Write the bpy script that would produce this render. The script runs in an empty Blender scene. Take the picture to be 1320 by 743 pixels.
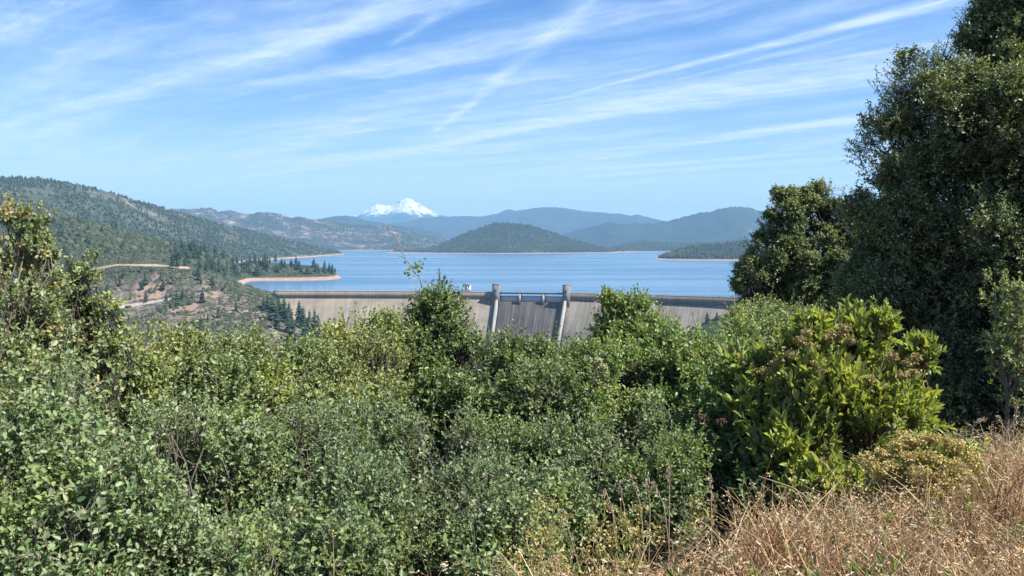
import bpy, math, random
import numpy as np
from mathutils import Vector

R = math.radians
rng = np.random.default_rng(11)
random.seed(5)
S = bpy.context.scene
COL = S.collection
A = np.array

# ------------------------------------------------------------------ camera geometry
EYE = A([0.0, 0.0, 88.0])              # lake level is z = 0
F, CX, CY = 1090.0, 660.0, 371.5       # focal length and centre of the 1320 px wide photograph
PITCH = math.atan(60.5 / F)
SUN_AZ, SUN_EL = 108.0, 50.0            # clockwise from the view direction, above the horizon


def P(px, py, D):
    """the point at forward distance D seen at photo pixel (px, py)"""
    u, v = (px - CX) / F, -(py - CY) / F
    d = A([u, math.cos(PITCH) + v * math.sin(PITCH), -math.sin(PITCH) + v * math.cos(PITCH)])
    return EYE + d * (D / d[1])


def proj(p):
    """photo pixel of points (N,3)"""
    q = np.asarray(p, float) - EYE
    c, s = math.cos(PITCH), math.sin(PITCH)
    f = q[:, 1] * c - q[:, 2] * s
    up = q[:, 1] * s + q[:, 2] * c
    return CX + F * q[:, 0] / f, CY - F * up / f


# ------------------------------------------------------------------ noise
def _h(i, j, s):
    M = 0xffffffff
    h = (i.astype(np.int64) * 374761393 + j.astype(np.int64) * 668265263 + s * 1442695041) & M
    h = ((h ^ (h >> 13)) * 1274126177) & M
    h = (h ^ (h >> 16)) & M
    return h / M


def vnoise(x, y, s=0):
    x, y = np.asarray(x, float), np.asarray(y, float)
    i, j = np.floor(x), np.floor(y)
    u, v = x - i, y - j
    u, v = u * u * (3 - 2 * u), v * v * (3 - 2 * v)
    return ((_h(i, j, s) * (1 - u) + _h(i + 1, j, s) * u) * (1 - v)
            + (_h(i, j + 1, s) * (1 - u) + _h(i + 1, j + 1, s) * u) * v)


def fbm(x, y, s=0, oct=4):
    t, a, n = 0, 0.5, 0
    for k in range(oct):
        t = t + a * (vnoise(x * 2 ** k, y * 2 ** k, s + 17 * k) - 0.5)
        n += a
        a *= 0.5
    return t / n * 2      # about -1 .. 1


def unit(v):
    return v / np.maximum(np.linalg.norm(v, axis=-1, keepdims=True), 1e-9)


def sph(n):
    return unit(rng.normal(size=(n, 3)))


# ------------------------------------------------------------------ objects
def mesh_data(name, verts, polys, mat, uv=None, smooth=False):
    """polys: list of (N,k) index arrays"""
    me = bpy.data.meshes.new(name)
    verts = np.asarray(verts, np.float32)
    polys = [np.asarray(p, np.int32) for p in polys if len(p)]
    me.vertices.add(len(verts))
    me.vertices.foreach_set('co', verts.ravel())
    loops = np.concatenate([p.ravel() for p in polys])
    tot = np.concatenate([np.full(len(p), p.shape[1], np.int32) for p in polys])
    start = np.concatenate([[0], np.cumsum(tot)[:-1]]).astype(np.int32)
    me.loops.add(len(loops))
    me.loops.foreach_set('vertex_index', loops)
    me.polygons.add(len(tot))
    me.polygons.foreach_set('loop_start', start)
    me.polygons.foreach_set('loop_total', tot)
    me.update(calc_edges=True)
    if smooth:
        me.polygons.foreach_set('use_smooth', np.ones(len(tot), bool))
    if uv is not None:
        l = me.uv_layers.new(name='UVMap')
        l.data.foreach_set('uv', np.asarray(uv, np.float32)[loops].ravel())
    me.materials.append(mat)
    me.validate()
    return me


def obj(name, me, parent=None, loc=(0, 0, 0)):
    o = bpy.data.objects.new(name, me)
    COL.objects.link(o)
    o.location = loc
    if parent is not None:
        o.parent = parent
    return o


def tag(o, label=None, cat=None, group=None, kind=None):
    if label: o['label'] = label
    if cat: o['category'] = cat
    if group: o['group'] = group
    if kind: o['kind'] = kind
    return o


def empty(name, loc, label, cat, group=None):
    o = obj(name, None, loc=loc)
    o.empty_display_size = 0.2
    return tag(o, label, cat, group)


class MB:
    """collects vertices and faces of one mesh"""
    def __init__(self):
        self.v, self.p, self.uv, self.n = [], [], [], 0

    def add(self, v, *polys, uv=None):
        v = np.asarray(v, float)
        for p in polys:
            self.p.append(np.asarray(p, np.int64) + self.n)
        self.v.append(v)
        self.uv.append(np.zeros((len(v), 2)) if uv is None else np.asarray(uv, float))
        self.n += len(v)
        return self

    def box(self, c, ex, ey, ez):
        """centre and three half-axis vectors"""
        c, ex, ey, ez = map(lambda t: np.asarray(t, float), (c, ex, ey, ez))
        v = [c + sx * ex + sy * ey + sz * ez for sz in (-1, 1) for sx, sy in ((-1, -1), (1, -1), (1, 1), (-1, 1))]
        return self.add(v, [[3, 2, 1, 0], [4, 5, 6, 7], [0, 1, 5, 4], [1, 2, 6, 5], [2, 3, 7, 6], [3, 0, 4, 7]])

    def tube(self, pts, radii, sides=5):
        pts = np.asarray(pts, float)
        n = len(pts)
        t = unit(np.gradient(pts, axis=0))
        ref = A([0.31, 0.2, 0.93]) if abs(t[0][2]) < 0.8 else A([0.9, 0.3, 0.1])
        a = unit(np.cross(t, ref)); b = np.cross(t, a)
        ang = np.arange(sides) * 2 * math.pi / sides
        r = np.asarray(radii, float).reshape(-1, 1, 1) * np.ones((n, 1, 1))
        v = pts[:, None, :] + r * (np.cos(ang)[None, :, None] * a[:, None, :] + np.sin(ang)[None, :, None] * b[:, None, :])
        i = np.arange(n - 1)[:, None] * sides
        k = np.arange(sides)[None, :]
        k2 = (k + 1) % sides
        q = np.stack([i + k, i + k2, i + sides + k2, i + sides + k], -1).reshape(-1, 4)
        return self.add(v.reshape(-1, 3), q)

    def sticks(self, a, b, ra, rb):
        """many thin three sided twigs at once"""
        a, b = np.asarray(a, float), np.asarray(b, float)
        n = len(a)
        if n == 0: return self
        t = unit(b - a)
        s = unit(np.cross(t, A([0.37, 0.21, 0.9])))
        w = np.cross(t, s)
        vs = []
        for base, r in ((a, ra), (b, rb)):
            for k in range(3):
                c, d = math.cos(k * 2.094), math.sin(k * 2.094)
                vs.append(base + r * (c * s + d * w))
        v = np.stack(vs, 1).reshape(-1, 3)
        i = (np.arange(n) * 6)[:, None]
        q = np.concatenate([i + A([k, (k + 1) % 3, 3 + (k + 1) % 3, 3 + k]) for k in range(3)])
        return self.add(v, q)

    def leaves(self, pos, axis, nrm, L, W, fold=0.25, droop=0.12):
        n = len(pos)
        if n == 0: return self
        axis = unit(axis)
        side = unit(np.cross(nrm, axis))
        nrm = np.cross(axis, side)
        L = np.broadcast_to(np.asarray(L, float), (n,))[:, None]
        W = np.broadcast_to(np.asarray(W, float), (n,))[:, None] * 0.5
        base = pos
        tip = pos + axis * L - nrm * L * droop
        f = nrm * W * fold * 2
        l1 = pos + axis * L * .32 + side * W + f
        l2 = pos + axis * L * .72 + side * W * .8 + f * .6
        r1 = pos + axis * L * .32 - side * W + f
        r2 = pos + axis * L * .72 - side * W * .8 + f * .6
        v = np.stack([base, l1, l2, tip, r2, r1], 1).reshape(-1, 3)
        i = (np.arange(n) * 6)[:, None]
        return self.add(v, np.concatenate([i + A([0, 3, 2, 1]), i + A([0, 5, 4, 3])]))

    def data(self, name, mat, smooth=False, uv=False):
        return mesh_data(name, np.concatenate(self.v), self._group(), mat, np.concatenate(self.uv) if uv else None, smooth)

    def _group(self):
        by = {}
        for p in self.p:
            by.setdefault(p.shape[1], []).append(p)
        return [np.concatenate(x) for x in by.values()]

    def build(self, name, mat, parent=None, loc=(0, 0, 0), smooth=False, uv=False):
        """vertices are world coordinates; loc is the object's origin"""
        o = obj(name, None, parent) if False else None
        off = A(loc, float)
        base = off
        self.v = [x - base for x in self.v]
        me = self.data(name, mat, smooth, uv)
        return obj(name, me, parent, (0, 0, 0) if parent is not None else loc)


# ------------------------------------------------------------------ materials
def new_mat(name):
    m = bpy.data.materials.new(name)
    m.use_nodes = True
    nt = m.node_tree
    for n in list(nt.nodes):
        nt.nodes.remove(n)
    return m, nt


class NT:
    def __init__(self, nt):
        self.nt = nt

    def n(self, t, **kw):
        d = self.nt.nodes.new(t)
        for k, v in kw.items():
            setattr(d, k, v)
        return d

    def put(self, sock, val):
        if isinstance(val, bpy.types.NodeSocket):
            self.nt.links.new(val, sock)
        elif val is not None:
            if sock.type == 'RGBA' and len(val) == 3:
                val = (*val, 1)
            sock.default_value = val

    def math(self, op, a, b=None, c=None, clamp=False):
        d = self.n('ShaderNodeMath', operation=op, use_clamp=clamp)
        for s, v in zip(d.inputs, (a, b, c)):
            self.put(s, v)
        return d.outputs[0]

    def vmath(self, op, a, b=None, out=0):
        d = self.n('ShaderNodeVectorMath', operation=op)
        self.put(d.inputs[0], a)
        if b is not None: self.put(d.inputs[1], b)
        return d.outputs[out]

    def noise(self, vec, scale, detail=4, rough=0.55, dist=0.0, fac=True):
        d = self.n('ShaderNodeTexNoise')
        self.put(d.inputs['Vector'], vec)
        d.inputs['Scale'].default_value = scale
        d.inputs['Detail'].default_value = detail
        d.inputs['Roughness'].default_value = rough
        d.inputs['Distortion'].default_value = dist
        return d.outputs[0 if fac else 1]

    def ramp(self, fac, pts):
        d = self.n('ShaderNodeValToRGB')
        r = d.color_ramp
        while len(r.elements) < len(pts):
            r.elements.new(0.5)
        for e, (p, c) in zip(r.elements, pts):
            e.position = p
            e.color = (*c, 1) if not isinstance(c, (int, float)) else (c, c, c, 1)
        self.put(d.inputs[0], fac)
        return d.outputs[0]

    def mix(self, f, a, b, mode='MIX'):
        d = self.n('ShaderNodeMix', data_type='RGBA', blend_type=mode)
        self.put(d.inputs[0], f); self.put(d.inputs[6], a); self.put(d.inputs[7], b)
        return d.outputs[2]

    def mapr(self, v, a, b, c=0.0, d=1.0, smooth=True):
        m = self.n('ShaderNodeMapRange', interpolation_type='SMOOTHSTEP' if smooth else 'LINEAR')
        for s, x in zip(m.inputs, (v, a, b, c, d)):
            self.put(s, x)
        return m.outputs[0]

    def scale_vec(self, v, s):
        return self.vmath('MULTIPLY', v, s)

    def bump(self, h, strength, dist):
        d = self.n('ShaderNodeBump')
        d.inputs['Strength'].default_value = strength
        d.inputs['Distance'].default_value = dist
        self.put(d.inputs['Height'], h)
        return d.outputs[0]

    def pbsdf(self, col, rough=0.8, spec=0.3, normal=None, **kw):
        d = self.n('ShaderNodeBsdfPrincipled')
        self.put(d.inputs['Base Color'], col)
        self.put(d.inputs['Roughness'], rough)
        d.inputs['Specular IOR Level'].default_value = spec
        if normal is not None: self.put(d.inputs['Normal'], normal)
        for k, v in kw.items():
            self.put(d.inputs[k], v)
        return d.outputs[0]

    def out(self, sh, vol=None):
        o = self.n('ShaderNodeOutputMaterial')
        if sh is not None: self.put(o.inputs['Surface'], sh)
        if vol is not None: self.put(o.inputs['Volume'], vol)


def leaf_mat(name, ramp, rough=0.42, spec=0.32, trans=0.32, patch=None, patch_scale=2.0, tint=(1.35, 1.35, 0.5), gain=2.5):
    """ramp: colours picked per leaf; patch: a second colour in clumps through the plant"""
    ramp = [(p, tuple(min(.34, x * gain * (.66 + .5 * p) * f) for x, f in zip(c, (.98, 1.04, .90)))) for p, c in ramp]
    if patch: patch = tuple(x * gain * f for x, f in zip(patch, (.98, 1.03, .88)))
    m, nt = new_mat(name)
    t = NT(nt)
    geo = t.n('ShaderNodeNewGeometry')
    col = t.ramp(geo.outputs['Random Per Island'], ramp)
    if patch is not None:
        nz = t.noise(geo.outputs['Position'], patch_scale, 2)
        col = t.mix(t.mapr(nz, 0.5, 0.66), col, t.mix(0.65, col, patch))
    back = t.mix(t.math('MULTIPLY', geo.outputs['Backfacing'], 0.55), col, (0.16, 0.19, 0.12))
    b = t.pbsdf(back, rough, spec)
    tr = t.n('ShaderNodeBsdfTranslucent')
    t.put(tr.inputs[0], t.mix(1.0, col, tint, 'MULTIPLY'))
    mx = t.n('ShaderNodeMixShader')
    mx.inputs[0].default_value = trans
    nt.links.new(b, mx.inputs[1]); nt.links.new(tr.outputs[0], mx.inputs[2])
    t.out(mx.outputs[0])
    return m


def plain(name, col, rough=0.85, spec=0.2, var=0.25, scale=8.0):
    m, nt = new_mat(name)
    t = NT(nt)
    geo = t.n('ShaderNodeNewGeometry')
    nz = t.noise(geo.outputs['Position'], scale, 4)
    c2 = tuple(x * (1 - var) for x in col)
    c3 = tuple(min(1, x * (1 + var)) for x in col)
    t.out(t.pbsdf(t.ramp(nz, [(0.3, c2), (0.7, c3)]), rough, spec))
    return m


def island_mat(name, ramp, rough=0.75, spec=0.15, trans=0.0):
    m, nt = new_mat(name)
    t = NT(nt)
    geo = t.n('ShaderNodeNewGeometry')
    col = t.ramp(geo.outputs['Random Per Island'], ramp)
    b = t.pbsdf(col, rough, spec)
    if trans:
        tr = t.n('ShaderNodeBsdfTranslucent')
        t.put(tr.inputs[0], col)
        mx = t.n('ShaderNodeMixShader')
        mx.inputs[0].default_value = trans
        nt.links.new(b, mx.inputs[1]); nt.links.new(tr.outputs[0], mx.inputs[2])
        b = mx.outputs[0]
    t.out(b)
    return m


def hill_mat(name, veg1, veg2, rock, rock_amt, scale, ring=5.0, ring_col=(0.33, 0.215, 0.165), soil=None, cover=None):
    """cover: size in metres of the trees mottling the slope"""
    m, nt = new_mat(name)
    t = NT(nt)
    geo = t.n('ShaderNodeNewGeometry')
    pos = geo.outputs['Position']
    n1 = t.noise(pos, 1.0 / scale, 6, 0.6)
    n2 = t.noise(pos, 3.1 / scale, 5, 0.65)
    n3 = t.noise(pos, 1.0 / (cover or scale * 0.08), 3, 0.7)
    col = t.mix(t.mapr(n1, 0.38, 0.62), veg1, veg2)
    col = t.mix(t.mapr(n3, 0.42, 0.6), col, t.mix(0.5, col, (0.012, 0.02, 0.012)))
    rk = t.math('MULTIPLY', t.mapr(n1, 0.62 - rock_amt, 0.8 - rock_amt), t.mapr(n2, 0.45, 0.62))
    col = t.mix(rk, col, rock)
    if soil:
        n4 = t.noise(pos, 0.018, 4, 0.6)
        col = t.mix(t.math('MULTIPLY', t.mapr(n4, 0.56, 0.7), 0.75), col, soil)
    sep = t.n('ShaderNodeSeparateXYZ')
    nt.links.new(pos, sep.inputs[0])
    if ring > 0:
      zz = t.math('ADD', sep.outputs[2], t.math('MULTIPLY', t.math('SUBTRACT', n2, 0.5), ring * 1.2))
      col = t.mix(t.mapr(zz, ring * .8, ring * 1.1), ring_col, col)
    nb = t.bump(n3, 0.6, (cover or scale * .08) * 0.5)
    t.out(t.pbsdf(col, 0.95, 0.05, nb))
    return m


# ------------------------------------------------------------------ terrain
SH_A = A([-0.3, 2.8]); SH_T = A([.792, .611]); SH_N = A([-.611, .792])


def shelf_s(x, y):
    return (np.asarray(x) - SH_A[0]) * SH_N[0] + (np.asarray(y) - SH_A[1]) * SH_N[1]


def gz(x, y):
    """height of the hillside the photographer stands on"""
    x, y = np.asarray(x, float), np.asarray(y, float)
    s = shelf_s(x, y)
    k = np.maximum(s, 0)
    drop = 0.62 * k - 0.35 * (1 - np.exp(-k / 0.6)) * 0.6
    drop = np.where(k > 60, 37 + (k - 60) * 0.42, drop)
    z = 86.4 - drop + 0.05 * fbm(x * 1.3, y * 1.3, 3) + np.minimum(k, 40) * 0.04 * fbm(x * .2, y * .2, 5)
    floor = -150 + 12 * fbm(x * .006, y * .006, 8)
    z = np.where(z < floor + 40, floor + 40 * np.exp(-(floor + 40 - z) / 40), z)
    return np.where(s < -6, z + (-6 - s) * 0.03, z)


def ground_sheet():
    g = np.concatenate([np.linspace(-14, 14, 90), ])
    ext = 14 + np.geomspace(0.5, 2400, 48)
    xs = np.concatenate([-ext[::-1], g, ext])
    ys = np.concatenate([-(6 + np.geomspace(0.5, 1700, 26))[::-1], np.linspace(-6, 18, 90), 18 + np.geomspace(0.5, 1130, 60)])
    X, Y = np.meshgrid(xs, ys)
    Z = gz(X, Y)
    v = np.stack([X, Y, Z], -1).reshape(-1, 3)
    w = len(xs)
    i = (np.arange(len(ys) - 1)[:, None] * w + np.arange(w - 1)[None, :]).ravel()
    q = np.stack([i, i + 1, i + w + 1, i + w], -1)
    m, nt = new_mat('dry_ground')
    t = NT(nt)
    geo = t.n('ShaderNodeNewGeometry')
    n1 = t.noise(geo.outputs['Position'], 1.7, 6, 0.65)
    n2 = t.noise(geo.outputs['Position'], 28, 4, 0.7)
    col = t.mix(t.mapr(n1, .35, .65), (0.085, 0.06, 0.038), (0.17, 0.12, 0.075))
    col = t.mix(t.mapr(n2, .4, .65), t.mix(.6, col, (0.05, 0.035, 0.022)), col)
    t.out(t.pbsdf(col, .95, .05, t.bump(n2, .7, .02)))
    o = obj('ground', mesh_data('ground', v, [q], m, smooth=True))
    tag(o, 'dry brown hillside the grass and shrubs grow on', 'ground', kind='structure')


def grid_obj(name, G, mat, smooth=True):
    h, w = G.shape[:2]
    i = (np.arange(h - 1)[:, None] * w + np.arange(w - 1)[None, :]).ravel()
    q = np.stack([i, i + 1, i + w + 1, i + w], -1)
    return obj(name, mesh_data(name, G.reshape(-1, 3), [q], mat, smooth=smooth))


def ridge(name, label, sky, foot, mat, amp=0.0, lam=1000., nu=200, nv=40, seed=1, rough=0.0, back=1.2):
    """sky: (px, py, D) along the crest; foot: (px, D) where the slope meets the water; a full hill with its far side"""
    sky, foot = A(sky, float), A(foot, float)
    us = np.linspace(sky[0, 0], sky[-1, 0], nu)
    py = np.interp(us, sky[:, 0], sky[:, 1])
    D = np.interp(us, sky[:, 0], sky[:, 2])
    fd = np.interp(us, foot[:, 0], foot[:, 1])
    fd = np.minimum(fd, D * 0.985)
    vs = np.concatenate([np.linspace(0, 1, nv), 1 + np.linspace(0, 1, nv // 2 + 1)[1:]])
    G = np.zeros((len(vs), nu, 3))
    top = A([P(a, b, c) for a, b, c in zip(us, py, D)])
    for k, v in enumerate(vs):
        if v <= 1:
            y = fd + (D - fd) * v
            prof = v ** 0.85 * (1 - .12 * math.sin(math.pi * v))
        else:
            y = D + (D - fd) * back * (v - 1)
            prof = 0.5 + 0.5 * math.cos(math.pi * (v - 1))
        x = (us - CX) / F * y / (math.cos(PITCH))
        z = -6 + (top[:, 2] + 6) * prof
        if amp:
            fade = min(1, 4 * v * (1 - v) + .0) if v <= 1 else min(1, 4 * (v - 1))
            g = fbm(x / lam, y / lam, seed, 5)
            rg = 1 - 2 * np.abs(fbm(x / lam * 1.3, y / lam * 1.3, seed + 50, 4))
            z = z + amp * fade * (0.6 * g + 0.5 * (rg - .6)) * np.clip(top[:, 2] / top[:, 2].max(), .1, 1) \
                + rough * fbm(us * .35, v * np.ones(nu), seed + 9, 3) * max(0, 1 - abs(v - 1) * 6)
        G[k, :, 0], G[k, :, 1], G[k, :, 2] = x, y, z
    o = grid_obj(name, G, mat)
    tag(o, label, 'hill' if 'mountain' not in name else 'mountain', kind='structure')
    return G


def tree_field(name, label, G, n, hmin, hmax, mat, thr=-0.2, lam=400., seed=3, zmin=9, rowmax=None, cat='forest', wide=.3, fmin=0):
    """far wood that reads as one mass: small uneven trees standing on the hill grid"""
    h, w = G.shape[:2]
    rows = rowmax or h - 2
    i = rng.uniform(fmin, rows - .01, n * 3); j = rng.uniform(0, w - 1.01, n * 3)
    a, b = i.astype(int), j.astype(int)
    fi, fj = (i - a)[:, None], (j - b)[:, None]
    p = (G[a, b] * (1 - fi) + G[a + 1, b] * fi) * (1 - fj) + (G[a, b + 1] * (1 - fi) + G[a + 1, b + 1] * fi) * fj
    ok = (fbm(p[:, 0] / lam, p[:, 1] / lam, seed, 4) > thr + rng.uniform(-.25, .25, len(p))) & (p[:, 2] > zmin)
    p = p[ok][:n]
    n = len(p)
    H = rng.uniform(hmin, hmax, n)
    mb = MB()
    sides = 5
    ang = rng.uniform(0, 6.28, n)
    vs = [p + A([0, 0, 1]) * H[:, None]]
    for lev, (hh, rr) in enumerate(((0.0, .75), (.38, 1.0))):
        for k in range(sides):
            r = H * wide * rr * rng.uniform(.7, 1.2, n)
            t = ang + k * 6.283 / sides + lev * .5
            vs.append(p + np.stack([r * np.cos(t), r * np.sin(t), H * hh * rng.uniform(.8, 1.1, n) - .5], -1))
    v = np.stack(vs, 1).reshape(-1, 3)
    m = 1 + 2 * sides
    I = (np.arange(n) * m)[:, None]
    tri = np.concatenate([I + A([0, 1 + sides + k, 1 + sides + (k + 1) % sides]) for k in range(sides)])
    qd = np.concatenate([I + A([1 + k, 1 + (k + 1) % sides, 1 + sides + (k + 1) % sides, 1 + sides + k]) for k in range(sides)])
    mb.add(v, tri, qd)
    o = mb.build(name, mat)
    return tag(o, label, cat, kind='stuff')


def far_country():
    far_tree = island_mat('far_foliage', [(0, (0.025, 0.036, 0.024)), (.6, (0.042, 0.058, 0.036)), (1, (0.07, 0.085, 0.05))], .95, .05)
    # snow mountain
    m, nt = new_mat('snow_and_rock')
    t = NT(nt)
    geo = t.n('ShaderNodeNewGeometry')
    pos = geo.outputs['Position']
    sep = t.n('ShaderNodeSeparateXYZ'); nt.links.new(pos, sep.inputs[0])
    n1 = t.noise(t.scale_vec(pos, (1, 1, .35)), 0.006, 7, .68)
    n2 = t.noise(pos, 0.0022, 6, .6)
    line = t.math('ADD', sep.outputs[2], t.math('MULTIPLY', t.math('SUBTRACT', n2, .5), 700))
    high = t.mapr(line, 770, 950)
    snow = t.math('MULTIPLY', high, t.mapr(n1, .585, .535))
    col = t.mix(snow, t.mix(high, (0.03, .045, .04), (0.16, .12, .11)), (0.93, .93, .94))
    t.out(t.pbsdf(col, .7, .1, t.bump(n1, 1.0, 130)))
    DS = 25000
    pk = [(425, 284), (445, 281), (462, 277), (468, 273), (474, 270), (480, 266), (486, 263.6), (491, 264.2), (497, 265), (504, 265.4), (509, 263.5),
          (515, 259), (521, 256.6), (527, 255.4), (532, 257), (538, 261), (545, 265), (551, 269), (557, 272), (563, 275.5), (572, 278), (590, 282), (620, 288)]
    ridge('snow_mountain', 'snow covered volcano standing far behind the lake and blue ridges', [(a, b, DS) for a, b in pk], [(400, 21600), (640, 21600)], m,
          amp=130, lam=1100, nu=260, nv=70, seed=21, rough=22)
    blue = hill_mat('far_ridge', (0.02, .032, .026), (0.032, .046, .036), (0.13, .11, .09), .02, 1800, 3, cover=220)
    ridge('far_ridge', 'long hazy blue ridge on the right of the snow mountain', [(440, 298, 18000), (490, 291, 18000), (520, 287, 18000), (545, 281, 18000), (575, 279.6, 18000),
          (605, 279, 18000), (622, 278.6, 18000), (640, 276, 18000), (650, 272, 18000), (656, 270, 18000), (664, 272, 18000), (674, 270.5, 18000), (688, 268.6, 18000), (700, 267, 18000),
          (712, 267.2, 18000), (728, 268.2, 18000), (745, 271.5, 18000), (762, 273, 18000), (785, 275, 18000), (800, 275.5, 18000), (812, 278.5, 18000), (821, 276.4, 18000),
          (832, 279.5, 18000), (850, 284, 18000), (880, 290, 18000), (950, 296, 18000)], [(440, 15200), (950, 15000)], blue, amp=210, lam=1000, nu=320, nv=40, seed=31, rough=14)
    ridge('far_hill', 'small hazy blue hill behind the rocky ridge, left of the snow mountain', [(370, 296, 14000), (404, 284.5, 14000), (414, 282, 14000), (430, 279.4, 14000), (446, 278, 14000), (458, 279.5, 14000),
          (470, 284, 14000), (482, 285.5, 14000), (500, 288.5, 14000), (530, 293, 14000), (570, 300, 14000)], [(370, 12400), (570, 12400)], blue, amp=150, lam=1300, nu=120, nv=30, seed=32, rough=10)
    mid = hill_mat('forested_hill', (0.022, .036, .027), (0.036, .05, .036), (0.22, .17, .13), .02, 700, 4, cover=60)
    ridge('blue_mountain', 'broad blue forested mountain across the lake on the right', [(700, 314, 12000), (725, 303, 12000), (745, 296, 12000), (765, 291.5, 12000), (784, 286.6, 12000), (800, 289, 12000),
          (820, 288, 12000), (842, 288, 12000), (866, 284, 12000), (884, 279, 12000), (902, 274, 12000), (912, 274, 12000), (928, 269, 12000), (940, 267, 12000), (956, 266.6, 12000),
          (968, 269, 12000), (985, 274, 12000), (1020, 281, 12000), (1080, 292, 12000), (1170, 303, 12000)], [(700, 10400), (1170, 10000)], mid, amp=170, lam=750, nu=260, nv=50, seed=41, rough=12)
    rocky = hill_mat('rocky_hill', (0.05, .06, .045), (0.08, .082, .062), (0.34, .25, .22), .15, 260, 5, cover=45)
    B = ridge('rocky_ridge', 'rocky ridge with several peaks across the far water', [(120, 290, 9300), (180, 276, 9300), (222, 270, 9300), (245, 270.5, 9300), (262, 268.6, 9300), (274, 268.6, 9300), (284, 273.5, 9300),
          (299, 271.4, 9300), (308, 274.5, 9300), (318, 276.8, 9300), (333, 274.6, 9300), (346, 274), (361, 276, 9300), (376, 281.5, 9300), (389, 279, 9300), (402, 283, 9300), (420, 284, 9300),
          (440, 287, 9300), (460, 290.4, 9300), (480, 291, 9300), (500, 291.2, 9300), (512, 292.5, 9300), (524, 296, 9300), (545, 303, 9300), (570, 308, 9300), (600, 317, 9300), (640, 324, 9300)]
          if False else [(120, 290, 9300), (180, 276, 9300), (222, 270, 9300), (245, 270.5, 9300), (262, 268.6, 9300), (274, 268.6, 9300), (284, 273.5, 9300),
          (299, 271.4, 9300), (308, 274.5, 9300), (318, 276.8, 9300), (333, 274.6, 9300), (346, 274, 9300), (361, 276, 9300), (376, 281.5, 9300), (389, 279, 9300), (402, 283, 9300), (420, 284, 9300),
          (440, 287, 9300), (460, 290.4, 9300), (480, 291, 9300), (500, 291.2, 9300), (512, 292.5, 9300), (524, 296, 9300), (545, 303, 9300), (570, 308, 9300), (600, 317, 9300), (640, 324, 9300)],
          [(120, 7400), (400, 7700), (640, 7950)], rocky, amp=75, lam=500, nu=320, nv=60, seed=51, rough=10)
    tree_field('far_forest', 'scattered trees dotting the rocky ridge across the water', B, 5000, 9, 17, far_tree, -.1, 300, 5, rowmax=61)
    gm = hill_mat('headland', (0.032, .046, .026), (0.055, .068, .038), (0.3, .2, .15), .03, 300, 5, cover=30)
    Gg = ridge('low_hills', 'low hazy green hills behind the wooded headland', [(770, 324, 8000), (785, 320, 8000), (800, 316, 8000), (815, 313, 8000), (830, 311, 8000), (842, 313, 8000), (860, 312.6, 8000),
          (880, 314, 8000), (910, 313, 8000), (950, 310, 8000), (1010, 308, 8000), (1120, 304, 8000)], [(770, 6900), (1120, 6700)], gm, amp=50, lam=500, nu=160, nv=36, seed=61, rough=6)
    tree_field('low_forest', 'trees covering the low green hills on the right shore', Gg, 3500, 9, 16, far_tree, -.5, 300, 6, rowmax=37)
    D = ridge('island_hill', 'rounded dark green hill rising from the middle of the lake', [(500, 324, 6700), (530, 322.4, 6700), (552, 320.5, 6700), (566, 317, 6700), (578, 311.5, 6700), (590, 305.5, 6700), (604, 299.4, 6700),
          (620, 293.4, 6700), (630, 290, 6700), (642, 288, 6700), (656, 287.6, 6700), (670, 289, 6700), (684, 291.6, 6700), (700, 296.4, 6700), (720, 303, 6700), (742, 310.4, 6700),
          (762, 316, 6700), (778, 320, 6700), (796, 323.8, 6700), (810, 325.5, 6700)], [(500, 6100), (640, 5850), (810, 6300)], gm, amp=95, lam=330, nu=240, nv=50, seed=71, rough=13)
    tree_field('island_forest', 'trees covering the rounded hill in the middle of the lake', D, 5500, 8, 15, far_tree, -.55, 250, 7, rowmax=51)
    H = ridge('wooded_headland', 'low wooded headland with a bare red shore on the right of the lake', [(840, 335.6, 4050), (850, 332, 4100), (860, 328, 4200), (872, 323, 4300), (886, 319.4, 4400), (905, 317, 4400), (930, 315.4, 4400),
          (965, 312, 4400), (1010, 309, 4400), (1120, 305, 4400)], [(840, 3900), (900, 3800), (1120, 3700)], gm, amp=18, lam=220, nu=140, nv=36, seed=81, rough=3)
    tree_field('headland_forest', 'trees covering the low headland on the right of the lake', H, 2600, 10, 18, far_tree, -.8, 150, 8, rowmax=37, zmin=7)
    am = hill_mat('big_left_hill', (0.06, .075, .055), (0.095, .10, .075), (0.30, .23, .19), .07, 260, 6, cover=22)
    Ah = ridge('big_hill', 'large grey green hill sloping down to the water on the left', [(-190, 222, 3000), (-100, 226, 3100), (0, 229.5, 3300), (25, 229, 3360), (60, 232, 3450), (85, 236, 3500), (112, 240.5, 3560), (135, 246, 3620), (160, 253, 3700),
          (178, 260, 3780), (200, 266, 3850), (220, 271, 3950), (240, 277.6, 4050), (265, 284, 4200), (290, 290.4, 4350), (315, 296, 4500), (340, 302, 4700), (365, 308, 4900), (390, 314, 5100), (412, 319.4, 5300),
          (430, 323, 5450), (444, 327, 5550)], [(-190, 2200), (150, 2500), (300, 3300), (400, 4600), (444, 5430)], am, amp=125, lam=380, nu=300, nv=90, seed=91, rough=5)
    tree_field('hillside_forest', 'scattered trees dotting the large grey green hill on the left', Ah, 16000, 4, 16, far_tree, -.22, 95, 9, rowmax=91, wide=.3, zmin=12)


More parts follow.
